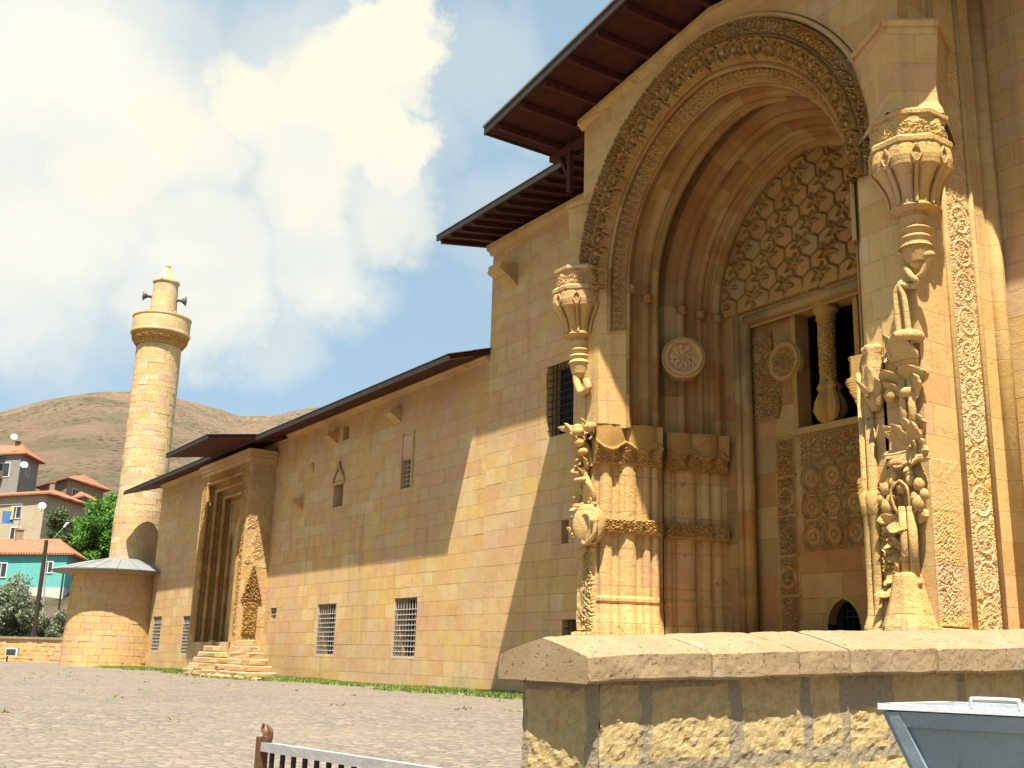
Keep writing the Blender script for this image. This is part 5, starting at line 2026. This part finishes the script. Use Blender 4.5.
def build_minaret():
    zc, zp0, zp1, zd, ztip = zt_(348), zt_(336), zt_(319), zt_(283), zt_(267)
    R = 1.36
    m = MB()
    wob = lambda th, z: 1 + .006 * np.cos(3 * th + z * 2.1) + .005 * np.cos(7 * th - z * 3)
    prof = [(R + .12, G0), (R + .1, 9.5), (R + .03, 10.4), (R, 11.2)] + [(R - .02 * k / 10, 11.2 + (zc - 11.2) * k / 10) for k in range(1, 11)]
    pr_, pz_ = [q[0] for q in prof], [q[1] for q in prof]
    ring_masonry(m, NC, lambda z: float(np.interp(z, pz_, pr_)), G0, zc, .36, .62, 51, .08, 1.0, .008)
    m.build('shaft', 'tower_block', minaret)
    m = MB()
    th = np.linspace(0, 2 * np.pi, 120)
    zz = np.linspace(zc, zp0, 18)
    P = []
    for z in zz:
        t = (z - zc) / (zp0 - zc)
        r_ = R + .02 + .36 * t + .10 * arabesque(th * 1.5, np.full_like(th, z), .42, 3) * math.sin(math.pi * min(1, t * 1.1))
        P.append(np.stack([NC[0] + r_ * np.cos(th), NC[1] + r_ * np.sin(th), np.full_like(th, z)], 1))
    m.grid(np.array(P))
    m.build('balcony_corbel', 'carved', minaret)
    m = MB()
    m.lathe([(R + .38, zp0 - .02), (R + .44, zp0 + .02), (R + .44, zp0 + .1), (R + .38, zp0 + .14), (R + .38, zp1 - .08), (R + .42, zp1 - .06), (R + .42, zp1), (R + .24, zp1), (R + .24, zp0 + .3), (.9, zp0 + .28)], NC[:2], 40)
    for k in range(40):
        a = 2 * math.pi * k / 40
        m.ball((NC[0] + (R + .34) * math.cos(a), NC[1] + (R + .34) * math.sin(a), zp1 + .05), .075, 6, (1, 1, 1.3))
    m.build('balcony', 'tower', minaret)
    m = MB()
    m.lathe([(.86, zp0 + .2), (.74, zd - .05), (.82, zd - .03), (.82, zd + .05)], NC[:2], 28)
    m.build('upper_drum', 'tower', minaret)
    m = MB()
    m.lathe([(.80, zd + .04), (.56, zd + .38), (.34, zd + .66), (.18, ztip - .12), (.13, ztip - .02), (.17, ztip + .04), (.12, ztip + .12), (.03, ztip + .16)], NC[:2], 20, fn=lambda th, z: 1 + .07 * np.cos(5 * th + 3 * z))
    m.build('conical_cap', 'tower', minaret)
    # horns of the loudspeakers rest on the drum
    labs = ['grey horn loudspeaker sticking out on the left of the minaret top', 'grey horn loudspeaker facing the courtyard on the minaret drum', 'small horn loudspeaker seen side on at the right of the minaret top', 'dark horn loudspeaker low down in the minaret balcony opening']
    for (px, py, out, ln), lab in zip(((146, 296, (-.9, -.5), 1), (169, 295, (.15, -1), 1), (183, 301, (1, .1), 1), (171, 308, (.3, -1), .8)), labs):
        c = onD(px, py, 65)
        d = np.array(_r0) * out[0] + np.array(FH) * out[1]
        d[2] = -.05
        d /= np.linalg.norm(d)
        base = np.array([NC[0], NC[1], c[2]]) + d * .9 if lab != labs[2] else c - d * .4
        t = thing('loudspeaker', tuple(base), lab, 'loudspeaker', 'loudspeakers on the minaret')
        a = np.array([c[0], c[1], c[2]])
        mm = MB()
        q = a - d * .25
        mm.tube([q, q + d * .15, q + d * .30, q + d * .42], [.07, .10, .2, .32], 14)
        mm.tube([q - d * .22, q], [.1, .1], 10)
        mm.build('horn', 'horn', t, True)
        MB().tube([q - d * .1, np.array([NC[0], NC[1], q[2]]) + d * .7], .035, 6).build('bracket_arm', 'iron', t)


build_minaret()

# =================================================================== LOW BACK WALL, PLANTS, POLES
bw = thing('boundary_wall', tuple(cl(-36, 76, G0)), 'low rubble stone boundary wall with a flat coping at the far edge of the courtyard', 'wall')


def build_backwall():
    A, B = cl((-110 - 512) / FPX * 78, 78, G0), cl((72 - 512) / FPX * 68, 70, G0)
    U = B - A
    L = np.linalg.norm(U)
    U /= L
    N = np.array([U[1], -U[0], 0])
    if N @ (CAM - A) < 0:
        N = -N
    m = MB()
    masonry(m, A - np.array([0, 0, G0]), U, N, 0, L, G0 - .1, G0 + 1.42, (), .28, .5, .05, 77, .05, .9)
    m.obox(A - N * .5 - (0, 0, .1), U * L, N * .48, (0, 0, 1.5), .3)
    m.build('rubble_face', 'ashlar', bw)
    m = MB()
    m.obox(A - N * .6 + (0, 0, 1.424), U * L, N * .72, (0, 0, .14), .3)
    m.build('wall_coping', 'coping', bw)
    fl = thing('floodlight', tuple(onD(6, 655, 70.5) * np.array([1, 1, 0]) + np.array([0, 0, G0])), 'small white floodlight box standing in front of the low boundary wall', 'floodlight')
    c = onD(6, 655, 70.5) * np.array([1, 1, 0]) + np.array([0, 0, G0])
    m = MB()
    m.obox(c + (-.35, 0, .35), _r0 * .75, FH * .3, (0, 0, .5))
    m.build('lamp_box', 'white', fl)
    m = MB()
    m.obox(c + _r0 * .05 - FH * .02 + np.array([-.35, 0, .42]), _r0 * .6, FH * .015, (0, 0, .36))
    m.build('lamp_glass', 'glass', fl)
    m = MB()
    m.tube([c + _r0 * .1, c + _r0 * .1 + (0, 0, .36)], .05, 6)
    m.build('stand', 'iron', fl)


build_backwall()


def crown(mb, c, R, n, size, seed, lobes=14, zsq=1.0, flat=.5, fill=.45):
    """leaf clumps: many small leaf faces gathered round lobes of an uneven crown"""
    rg = np.random.default_rng(seed)
    lob = []
    for k in range(lobes):
        d = rg.normal(size=3)
        d /= np.linalg.norm(d)
        lob.append((np.array(c) + d * np.array(R) * rg.uniform(.35, .82), rg.uniform(.25, .48) * min(R), rg.uniform(.2, .8)))
    per = n // lobes
    V, F, T = [], [], []
    q = 0
    for (lc, lr, lt) in lob:
        for i in range(per):
            d = rg.normal(size=3)
            d /= np.linalg.norm(d)
            p = lc + d * lr * rg.uniform(fill, 1.08) * np.array([1, 1, zsq])
            a, b = rg.normal(size=3), rg.normal(size=3)
            a /= np.linalg.norm(a)
            b = b - a * (a @ b)
            b /= np.linalg.norm(b)
            s = size * rg.uniform(.6, 1.3)
            V += [p - a * s, p + b * s * flat, p + a * s, p - b * s * flat]
            F.append((q, q + 1, q + 2, q + 3))
            T.append(np.clip(lt + rg.normal(0, .22), 0, 1))
            q += 4
    mb.add(V, F, T)
    return lob


def tree(name, label, base, ztop, R, n, size, mat, seed, trunk_r=.25, lobes=14, cat='tree', zc=None, low=None):
    t = thing(name, tuple(base), label, cat)
    zc = zc if zc is not None else (ztop - R[2])
    m = MB()
    lob = crown(m, (base[0], base[1], zc), R, n, size, seed, lobes)
    m.build('crown', mat, t)
    m = MB()
    m.tube(bez([base, base + np.array([.1, .05, (zc - base[2]) * .5]), (base[0], base[1], zc)], 5), np.linspace(trunk_r, trunk_r * .5, 11), 8)
    for (lc, lr, _) in lob[:7]:
        s = np.array([base[0], base[1], base[2] + (zc - base[2]) * random.uniform(.5, .95)])
        m.tube(bez([s, (s + lc) / 2 + (0, 0, .3), lc], 4), np.linspace(trunk_r * .45, trunk_r * .12, 9), 6)
    m.build('trunk', 'bark', t)
    return t


def gp(px, D, z):
    p = onD(px, 600, D)
    return np.array([p[0], p[1], z])


def zd_(px, y, D):
    return onD(px, y, D)[2]


tree('leafy_tree', 'bright green leafy tree between the houses and the minaret', gp(98, 114, 5), zd_(97, 486, 114), (3.2, 3.2, 4.4), 11000, .19, 'leaf_green', 4, .28, 26)
tree('leafy_tree', 'lower bright green tree just left of the tallest bright green one', gp(80, 112, 5), zd_(80, 512, 112), (2.4, 2.4, 3.2), 7000, .18, 'leaf_green', 14, .2, 18)
tree('conifer_tree', 'dark green pointed tree in front of the cream house', gp(56, 112, 5), zd_(56, 500, 112), (2.3, 2.0, 4.4), 8000, .17, 'leaf_dark', 5, .2, 26)
tree('conifer_tree', 'dark green bushy tree behind the right end of the turquoise house', gp(69, 116, 5), zd_(69, 512, 116), (2.0, 2.0, 4.0), 5600, .17, 'leaf_dark', 6, .2, 16)
tree('silver_shrub', 'large silvery green shrub behind the low boundary wall', gp(22, 80, G0), zd_(22, 562, 80), (4.0, 1.9, 3.2), 22000, .12, 'leaf_silver', 7, .12, 46, 'shrub', 3.6)
tree('silver_shrub', 'low silvery shrub hanging just over the boundary wall, around the dark pole', gp(52, 79, G0), zd_(54, 588, 79), (2.2, 1.3, 2.2), 9500, .11, 'leaf_silver', 8, .1, 20, 'shrub', 2.2)

tree('silver_shrub', 'rounded silvery shrub between the dark pole and the thin metal pole', gp(61, 82, G0), zd_(61, 583, 82), (1.5, 1.3, 2.3), 7000, .12, 'leaf_silver', 18, .1, 16, 'shrub', 2.4)
pole = thing('utility_pole', tuple(gp(38, 76.5, G0)), 'dark wooden utility pole rising out of the silvery shrub', 'pole')
b_, t_ = gp(38.5, 76.5, G0), onD(44, 540, 76.5)
m = MB()
m.tube([b_, (b_[0], b_[1], t_[2])], [.17, .13], 10)
m.build('post', 'polewood', pole)
lamp = thing('street_lamp', tuple(gp(42, 90, 3)), 'small white street lamp on a slanting arm above the turquoise house', 'street lamp')
c0, c1 = onD(47, 546, 90), onD(64, 527, 90)
m = MB()
m.tube([gp(46, 90, 3), (c0[0], c0[1], c0[2])], .06, 8)
m.tube([c0, c1], .03, 6)
m.build('lamp_pole', 'steel', lamp)
m = MB()
m.tube([c1 - (0, 0, .03), c1 + (c1 - c0) * .18, c1 + (c1 - c0) * .3 - (0, 0, .1)], [.08, .11, .05], 8)
m.build('lamp_head', 'white', lamp)
tp = thing('thin_pole', tuple(gp(60, 84, G0)), 'thin dark metal pole under the edge of the turret roof', 'pole')
m = MB()
t_ = onD(60, 572, 84)
m.tube([gp(60, 84, G0), (gp(60, 84, 0)[0], gp(60, 84, 0)[1], t_[2])], .07, 8)
m.tube([(gp(60, 84, 0)[0], gp(60, 84, 0)[1], t_[2]), (gp(60, 84, 0)[0], gp(60, 84, 0)[1], t_[2] + .15)], .1, 8)
m.build('post', 'polewood', tp)


# =================================================================== HOUSES
def house(label, pL, pC, pR, drop, wm, rise, winL=(), winR=(), over=.6, plinth=None, cat='house'):
    """corner house: eave points (px, py, D) of left end, near corner and right end"""
    L, C, R = onD(*pL), onD(*pC), onD(*pR)
    ze = C[2]
    L[2] = R[2] = ze
    K = L + R - C
    h = thing('house', (C[0], C[1], ze - drop), label, cat)
    m = MB()
    dz = np.array([0, 0, -drop])
    for a, b in ((L, C), (C, R), (R, K), (K, L)):
        m.quad(a, b, b + dz, a + dz)
    m.build('wall', wm, h)
    if plinth:
        mm = MB()
        for a, b in ((L, C), (C, R)):
            d = (b - a) / np.linalg.norm(b - a)
            n_ = np.array([d[1], -d[0], 0])
            if n_ @ (CAM - a) < 0:
                n_ = -n_
            mm.obox(a + dz, b - a, n_ * .03, (0, 0, plinth[0]))
        mm.build('plinth', plinth[1], h)
    cen = (L + R + C + K) / 4
    ex = lambda p: p + (p - cen) / np.linalg.norm(p - cen) * over * 1.4
    e = [ex(q) for q in (L, C, R, K)]
    long_lc = np.linalg.norm(L - C) > np.linalg.norm(R - C)
    up = np.array([0, 0, rise])
    if long_lc:
        r1, r2 = (L + K) / 2 * .75 + cen * .25 + up, (C + R) / 2 * .75 + cen * .25 + up
        fs = [(0, 1, 5, 4), (1, 2, 5), (2, 3, 4, 5), (3, 0, 4), (0, 3, 2, 1)]
    else:
        r1, r2 = (L + C) / 2 * .75 + cen * .25 + up, (K + R) / 2 * .75 + cen * .25 + up
        fs = [(0, 1, 4), (1, 2, 5, 4), (2, 3, 5), (3, 0, 4, 5), (0, 3, 2, 1)]
    m = MB()
    th = np.array([0, 0, .18])
    m.add(e + [r1, r2], fs)
    m.add([q for q in e] + [q - th for q in e], [(0, 1, 5, 4), (1, 2, 6, 5), (2, 3, 7, 6), (3, 0, 4, 7), (4, 5, 6, 7)])
    rf = m.build('roof', 'tile', h)
    for base, vec, wins in ((L, C - L, winL), (C, R - C, winR)):
        ln = np.linalg.norm(vec)
        d = vec / ln
        n_ = np.array([d[1], -d[0], 0])
        if n_ @ (CAM - base) < 0:
            n_ = -n_
        for (u, v, w_, h_) in wins:
            o = base + d * u * ln + np.array([0, 0, -v - h_])
            fr = MB()
            f = .09
            fr.obox(o, d * w_, n_ * .07, (0, 0, f)).obox(o + np.array([0, 0, h_ - f]), d * w_, n_ * .07, (0, 0, f))
            fr.obox(o + (0, 0, f), d * f, n_ * .07, (0, 0, h_ - 2 * f)).obox(o + d * (w_ - f) + (0, 0, f), d * f, n_ * .07, (0, 0, h_ - 2 * f))
            fr.obox(o + d * (w_ / 2 - .04) + (0, 0, f), d * .08, n_ * .06, (0, 0, h_ - 2 * f))
            fo = fr.build('window', 'white', h)
            MB().obox(o + d * f + (0, 0, f), d * (w_ - 2 * f), n_ * .02, (0, 0, h_ - 2 * f)).build('pane', 'glass', fo)
    return h, L, C, R, K, ze, rf


h4 = house('turquoise house with an orange tiled roof above the silvery shrub', (-70, 541, 104), (68, 553, 100), (82, 551, 108), 6.5, 'turq', 1.7, [(.505, .9, 1.35, 1.4), (.84, .75, 1.1, 1.1), (.2, .8, 1.3, 1.3)], [], .6, (3.4, 'palep'))
h3 = house('cream house with a shallow orange roof just behind the turquoise house', (-40, 497, 124), (46, 493, 118), (84, 500, 127), 8.5, 'cream', 1.1, [(.63, 1.3, 1.8, 1.4), (.66, 3.6, 1.5, 1.5), (.3, 1.3, 1.6, 1.4)], [(.4, 1.5, 1.0, 1.2)], .7)
h1 = house('grey house with a balcony and orange roof, highest on the left', (-60, 450, 142), (22, 453, 138), (40, 456, 145), 10, 'greyp', 1.8, [(.72, 1.2, 2.2, 1.9), (.45, 1.2, 1.8, 1.9), (.85, 5.4, 1.6, 1.6)], [(.35, 1.3, 1.2, 1.3)], .6)
h2 = house('tan house with a long low orange roof, closest below the dry hill', (42, 473, 157), (68, 478, 148), (104, 488, 158), 8, 'tanp', 1.5, [(.4, 1.2, 1.3, 1.4)], [(.15, 1.1, 1.6, 1.6), (.5, 1.3, 1.5, 1.5)], .7)
h5 = house('low outbuilding with a small orange roof beside the cream house', (74, 492, 137), (84, 496, 134), (99, 499, 140), 4, 'tanp', .9, [], [(.2, .8, 1.0, 1.0)], .4)

# balcony of the grey house
hh, L, C, R, K, ze, rf = h1
d = (C - L) / np.linalg.norm(C - L)
n_ = np.array([d[1], -d[0], 0])
n_ = n_ if n_ @ (CAM - L) > 0 else -n_
bo = L + d * np.linalg.norm(C - L) * .35 + np.array([0, 0, -3.3])
m = MB()
m.obox(bo, d * 6.2, n_ * 1.3, (0, 0, .2))
m.obox(bo + n_ * 1.2 + (0, 0, .2), d * 6.2, n_ * .1, (0, 0, .8))
m.obox(bo + n_ * .01 + d * 6.1 + (0, 0, .2), d * .1, n_ * 1.2, (0, 0, .8))
m.build('balcony', 'tanp', hh)
m = MB()
m.obox(bo + (0, 0, 2.85), d * 6.3, n_ * 1.5, (0, 0, .1))
m.build('awning', 'cloth_b', hh)
for hx, u, sz, mt in ((h1, .8, .9, 'rust'), (h4, .55, 1.1, 'tanp'), (h3, .82, .8, 'tanp'), (h2, .7, .7, 'tanp')):
    hh, L, C, R, K, ze, rf = hx
    p = L + (C - L) * u + ((K - L) * .45) + np.array([0, 0, .4])
    m = MB()
    m.obox(p, (.6 * sz, 0, 0), (0, .6 * sz, 0), (0, 0, 1.9 * sz))
    m.obox(p - (.08, .08, -1.9 * sz), (.6 * sz + .16, 0, 0), (0, .6 * sz + .16, 0), (0, 0, .12))
    m.build('chimney', mt, rf)


def dish(px, py, D, r, label):
    c = onD(px, py, D)
    t = thing('satellite_dish', tuple(c - (0, 0, .5)), label, 'satellite dish')
    to = (CAM - c) / np.linalg.norm(CAM - c) + np.array([.5, 0, .7])
    to /= np.linalg.norm(to)
    a = np.cross(to, (0, 0, 1.0))
    a /= np.linalg.norm(a)
    b = np.cross(a, to)
    m = MB()
    P = []
    for k in range(7):
        rr = r * k / 6 + .01
        P.append([c + a * rr * math.cos(q) + b * rr * math.sin(q) + to * (.3 * rr * rr / r) for q in np.linspace(0, 2 * math.pi, 19)])
    m.grid(np.array(P))
    m.build('reflector', 'white', t, True)
    m = MB()
    m.tube([c - to * .04, c - to * .3 - (0, 0, .5)], .04, 6)
    m.tube([c - b * r * .9 + to * .2, c + to * r * 1.0], .02, 5)
    m.ball(c + to * r, .08, 6)
    m.build('feed_arm', 'steel', t)


dish(24, 465, 136.5, .45, 'white satellite dish on the grey house beside its balcony')
dish(42, 506, 116.5, .4, 'white satellite dish near the corner of the cream house')
dish(14, 437, 138, .42, 'white satellite dish standing on the roof of the grey house')
for px, py, mt, lab, w_ in ((3, 511, 'cloth_b', 'blue washing hung at the cream house, nearest the chimney', 1.3), (9, 507, 'cloth_y', 'yellow washing hung at the cream house above the blue piece', .6)):
    c = onD(px, py, 113.5)
    m = MB()
    u, v = np.meshgrid(np.linspace(0, w_, 9), np.linspace(0, 1.3, 7), indexing='ij')
    P = c + u[..., None] * _r0 + v[..., None] * np.array([0, 0, -1.0]) + (.08 * np.sin(u * 7 + v))[..., None] * FH
    m.grid(P).grid(P + FH * .02)
    tag(m.build('washing', mt, None), lab, 'laundry')
lp = thing('washing_line', tuple(onD(-4, 505, 113.6)), 'thin washing line strung in front of the cream house', 'washing line')
a, b = onD(-6, 505, 113.6), onD(22, 504, 113.6)
m = MB()
m.tube([a, b], .025, 5)
m.build('line', 'steel', lp)
m = MB()
m.tube([b, b - (0, 0, 5)], .05, 6)
m.tube([a, a - (0, 0, 5)], .05, 6)
m.build('line_post', 'steel', lp)


# =================================================================== FOREGROUND WALL
fw = thing('foreground_wall', tuple(cl(.6, 8, -.1)), 'rough low stone wall with a heavy ridged coping in the foreground', 'wall')
WU = np.array([.91, .415])                                  # along (right, ahead)
WW = np.array([-.65, .80])                                  # across, from front edge to back edge
W0 = np.array([.611, 8.0])


def wp(t, s, z):
    q = W0 + WU * t + WW * s
    return cl(q[0], q[1], z)


def build_coping():
    joints = [0, 1.063, 1.888, 2.406, 3.347, 4.4, 5.5, 6.7, 7.8]
    rg = random.Random(12)
    for k in range(len(joints) - 1):
        t0, t1 = joints[k] + (.008 if k else 0), joints[k + 1] - .008
        dzz = rg.uniform(-.012, .012) if k else 0
        sec = [(0.02, -.0), (0, .02), (0, .10), (.0, .185), (.02, .2), (.17, .245), (.34, .29), (.5, .325), (.66, .29), (.83, .245), (.985, .2), (1, .1), (1, 0), (.5, 0.0)]
        # finer section
        S = []
        for a, b in zip(sec, sec[1:] + sec[:1]):
            for q in np.linspace(0, 1, 6, endpoint=False):
                S.append((a[0] + (b[0] - a[0]) * q, a[1] + (b[1] - a[1]) * q))
        S = np.array(S)
        nt = max(8, int((t1 - t0) / .035))
        P = np.zeros((nt, len(S), 3))
        for i, t in enumerate(np.linspace(t0, t1, nt)):
            e = min(t - t0, t1 - t)
            ch = .012 * math.exp(-e / .02)
            for j, (s, hz) in enumerate(S):
                n1 = vnoise(np.array([t * 9 + 5 * k]), np.array([s * 7 + hz * 9]))[0] - .5
                n2 = vnoise(np.array([t * 28 + 3]), np.array([s * 25 + hz * 30 + k]))[0] - .5
                n3 = vnoise(np.array([t * 2.3 + 9]), np.array([k * 3.3 + s]))[0] - .5
                z = 1.375 + .0415 * t + hz * (1 + .03 * t) + dzz + n1 * .008 + n2 * .004 + n3 * .014 - ch * (hz > .1)
                P[i, j] = wp(t, s + (n1 * .010 + n2 * .006) * (1 if s < .5 else -1) + (ch if s < .1 else 0), z)
        m = MB()
        m.grid(np.concatenate([P, P[:, :1]], 1))
        n = len(S)
        for row in (P[0], P[-1]):
            cen = row.mean(0)
            m.add(np.vstack([row, cen]), [(i, (i + 1) % n, n) for i in range(n)])
        o = m.build('coping_stone', 'coping', fw, False)


build_coping()


def build_body():
    ins = .15
    # inset corners of the wall body
    c_back, c_front, c_right = wp(.12, .86, 0), wp(.20, .14, 0), wp(7.7, .14, 0)
    rg = np.random.default_rng(4)

    def face(A, B, name, stones, seed):
        U = B - A
        L = np.linalg.norm(U)
        U = U / L
        N = np.array([U[1], -U[0], 0])
        if N @ (CAM - A) < 0:
            N = -N
        nu, nv = max(20, int(L / .022)), 75
        u, v = np.meshgrid(np.linspace(0, L, nu), np.linspace(-.35, 1.40, nv), indexing='ij')
        zrise = np.where(name == 'f', .0415 * u, 0)
        w1 = fbm(u * 5 + seed, v * 5 + seed, 4) - .5
        w2 = fbm(u * 5 + seed + 50, v * 5 + seed + 20, 4) - .5
        uu, vv = u + w1 * .07, v + w2 * .07 - zrise
        mask = np.zeros_like(u)
        for (a, b, c, d) in stones:
            q = np.minimum(np.minimum(uu - a, b - uu), np.minimum(vv - c, d - vv))
            mask = np.maximum(mask, sstep(-.012, .022, q))
        rough = fbm(u * 11 + seed, v * 11, 5) - .5
        ridg = np.abs(fbm(u * 7 + v * 4 + 9, v * 5 - u * 3, 4) - .5)
        h = mask * (.010 + .032 * rough - .045 * ridg + .022 * (fbm(u * 26 + 9, v * 26, 3) - .5)) + (1 - mask) * (.004 + .03 * (fbm(u * 20, v * 20, 3) - .5))
        P = A + u[..., None] * U + np.stack([0 * v, 0 * v, v + 0 * zrise], -1) + h[..., None] * N
        P[..., 2] += np.where(v > 1.2, 1, 0) * 0 + .0415 * u * (name == 'f') * (v > 1.3)
        patch = sstep(.55, .62, fbm(u * 2.2 + 7 + seed, v * 2.2 + 3, 4))
        T = np.clip(mask * (1 - .6 * patch * (.5 + rough)), 0, 1)
        m.grid(P, T[:-1, :-1])
    m = MB()
    fs = [(-.1, .33, .80, 1.34), (.42, 1.13, .80, 1.30), (1.24, 1.82, .80, 1.30), (1.92, 2.22, .84, 1.31), (2.3, 2.72, .80, 1.12), (2.8, 3.5, .82, 1.3), (3.58, 4.3, .82, 1.32), (4.38, 5.2, .82, 1.3), (5.28, 6.1, .84, 1.3), (6.18, 7.2, .82, 1.3)]
    fs += [(k_ + .3, k_ + 1.05, .28, .73) for k_ in np.arange(-.4, 7, .82)] + [(k_, k_ + .76, -.2, .22) for k_ in np.arange(0, 7, .85)]
    face(c_front, c_right, 'f', fs, 3.0)
    face(c_back, c_front, 'e', [(.03, .62, .70, 1.31), (-.1, .7, .1, .62)], 8.0)
    m.build('rubble_face', 'rubble', fw)
    m = MB()
    a, b, c, d = wp(.25, .82, -.4), wp(.27, .18, -.4), wp(7.7, .18, -.4), wp(7.7, .82, -.4)
    m.prism([a, b, c, d], (0, 0, 1.76), .2)
    m.build('wall_core', 'rubble', fw)


build_body()

# =================================================================== METAL BIN
bin_ = thing('metal_bin', tuple(cl(1.9, 4.4, .35)), 'blue grey metal bin with sloping sides, pale rim and a loop handle', 'bin')


def build_bin():
    A = np.array([1.533, 4.5])
    U = np.array([.78, -.626])
    W = np.array([.626, .78])
    zt, zb = 1.374, .45
    Lw, Dw, ins, insw = 1.5, .8, .34, .22

    def P(u, w_, z):
        q = A + U * u + W * w_
        return cl(q[0], q[1], z)
    m = MB()
    top = [P(0, 0, zt), P(Lw, 0, zt), P(Lw, Dw, zt), P(0, Dw, zt)]
    bot = [P(ins, insw, zb), P(Lw - ins, insw, zb), P(Lw - ins, Dw - insw, zb), P(ins, Dw - insw, zb)]
    nI = .012
    m.add(top + bot, [(0, 1, 5, 4), (1, 2, 6, 5), (2, 3, 7, 6), (3, 0, 4, 7), (4, 5, 6, 7)])
    tin = [P(.02, .02, zt), P(Lw - .02, .02, zt), P(Lw - .02, Dw - .02, zt), P(.02, Dw - .02, zt)]
    bin2 = [P(ins + .02, insw + .02, zb + .02), P(Lw - ins - .02, insw + .02, zb + .02), P(Lw - ins - .02, Dw - insw - .02, zb + .02), P(ins + .02, Dw - insw - .02, zb + .02)]
    m.add(tin + bin2, [(0, 4, 5, 1), (1, 5, 6, 2), (2, 6, 7, 3), (3, 7, 4, 0), (4, 7, 6, 5)])
    m.build('body', 'bin', bin_)
    # folded rim and edge flanges
    m = MB()
    for a, b in ((0, 1), (1, 2), (2, 3), (3, 0)):
        pa, pb = top[a], top[b]
        d = (pb - pa) / np.linalg.norm(pb - pa)
        n = np.array([d[1], -d[0], 0])
        cen = sum(top) / 4
        if n @ (pa - cen) < 0:
            n = -n
        m.obox(pa - d * .03 - n * .022 - (0, 0, .012), pb - pa + d * .06, n * .05, (0, 0, .024), .5)
    m.build('rim', 'binlip', bin_)
    m = MB()
    for a in range(4):
        pa, pb = top[a] - (0, 0, .014), bot[a]
        for nb in (((a + 1) % 4), ((a - 1) % 4)):
            e = (top[nb] - top[a]) / np.linalg.norm(top[nb] - top[a])
            m2 = (pb - pa)
            nrm = np.cross(e, m2)
            nrm /= np.linalg.norm(nrm)
            if nrm @ (pa - sum(top) / 4) < 0:
                nrm = -nrm
            m.obox(pa + nrm * .002, e * .05, m2, nrm * .022)
    # pressed band under the rim
    pa, pb = P(.05, .0, zt - .014), P(Lw - .05, .0, zt - .014)
    dn = (bot[0] - top[0])
    dn = np.array([W[0] * 0, 0, 0]) + (P(0, insw * .06, zt - .07) - P(0, 0, zt - .014))
    nrm = np.cross(pb - pa, dn)
    nrm /= np.linalg.norm(nrm)
    if nrm @ (CAM - pa) < 0:
        nrm = -nrm
    m.obox(pa + nrm * .003, pb - pa, dn, nrm * .014)
    m.build('edge_flange', 'bin', bin_)
    m = MB()
    h0, h1 = P(.33, -.02, zt + .006), P(.50, -.02, zt + .006)
    m.tube(bez([h0, h0 + (0, 0, .03), h0 * .9 + h1 * .1 + (0, 0, .036), h0 * .1 + h1 * .9 + (0, 0, .036), h1 + (0, 0, .03), h1], 6), .009, 8)
    m.build('handle', 'binlip', bin_, True)
    m = MB()
    for (u, v) in ((ins + .05, insw + .05), (Lw - ins - .05, insw + .05), (ins + .05, Dw - insw - .05), (Lw - ins - .05, Dw - insw - .05)):
        p = P(u, v, zb)
        m.tube([p, (p[0], p[1], -.1)], .03, 8)
    m.build('legs_frame', 'iron', bin_)


build_bin()

# =================================================================== RAILING
rail = thing('metal_railing', tuple(cl(-1.1, 5, -.1)), 'grey metal railing with upright bars and a rusty broken finial on its end post', 'railing')


def build_railing():
    a, b = np.array([-1.034, 5.0]), np.array([.34, 3.40])
    d = (b - a)
    L = np.linalg.norm(d)
    d /= L
    n = np.array([-d[1], d[0]])
    z = 1.133
    P = lambda t, o, zz: cl(*(a + d * t + n * o), zz)
    D3 = P(1, 0, 0) - P(0, 0, 0)
    N3 = P(0, 1, 0) - P(0, 0, 0)
    m = MB()
    m.obox(P(0, -.02, z - .038), D3 * L, N3 * .04, (0, 0, .038))
    m.build('top_rail', 'steel', rail)
    m = MB()
    m.obox(P(0, -.012, .12), D3 * L, N3 * .024, (0, 0, .03))
    m.build('bottom_rail', 'steel', rail)
    t = .06
    while t < L:
        MB().obox(P(t, -.007, .15), D3 * .02, N3 * .014, (0, 0, z - .041 - .15)).build('bar', 'iron', rail)
        t += .092
    m = MB()
    m.obox(P(-.045, -.02, -.12), D3 * .043, N3 * .04, (0, 0, z + .14))
    m.build('end_post', 'rust', rail)
    m = MB()
    p = P(-.01, 0, z + .0)
    for q in ([(0, 0), (.005, .03), (-.02, .05), (-.015, .075)], [(.01, 0), (.03, .02), (.035, .05), (.02, .07)], [(.03, 0), (.055, .015), (.06, .045), (.045, .06)]):
        m.tube(bez([p + D3 * x_ + np.array([0, 0, zz]) for x_, zz in q], 5), np.linspace(.013, .007, 16), 6)
    m.ball(p + D3 * .03 + (0, 0, .012), .022, 7)
    m.build('finial', 'rust', rail)
    MB().obox(P(L, -.02, -.12), D3 * .043, N3 * .04, (0, 0, z + .14)).build('end_post', 'steel', rail)


build_railing()
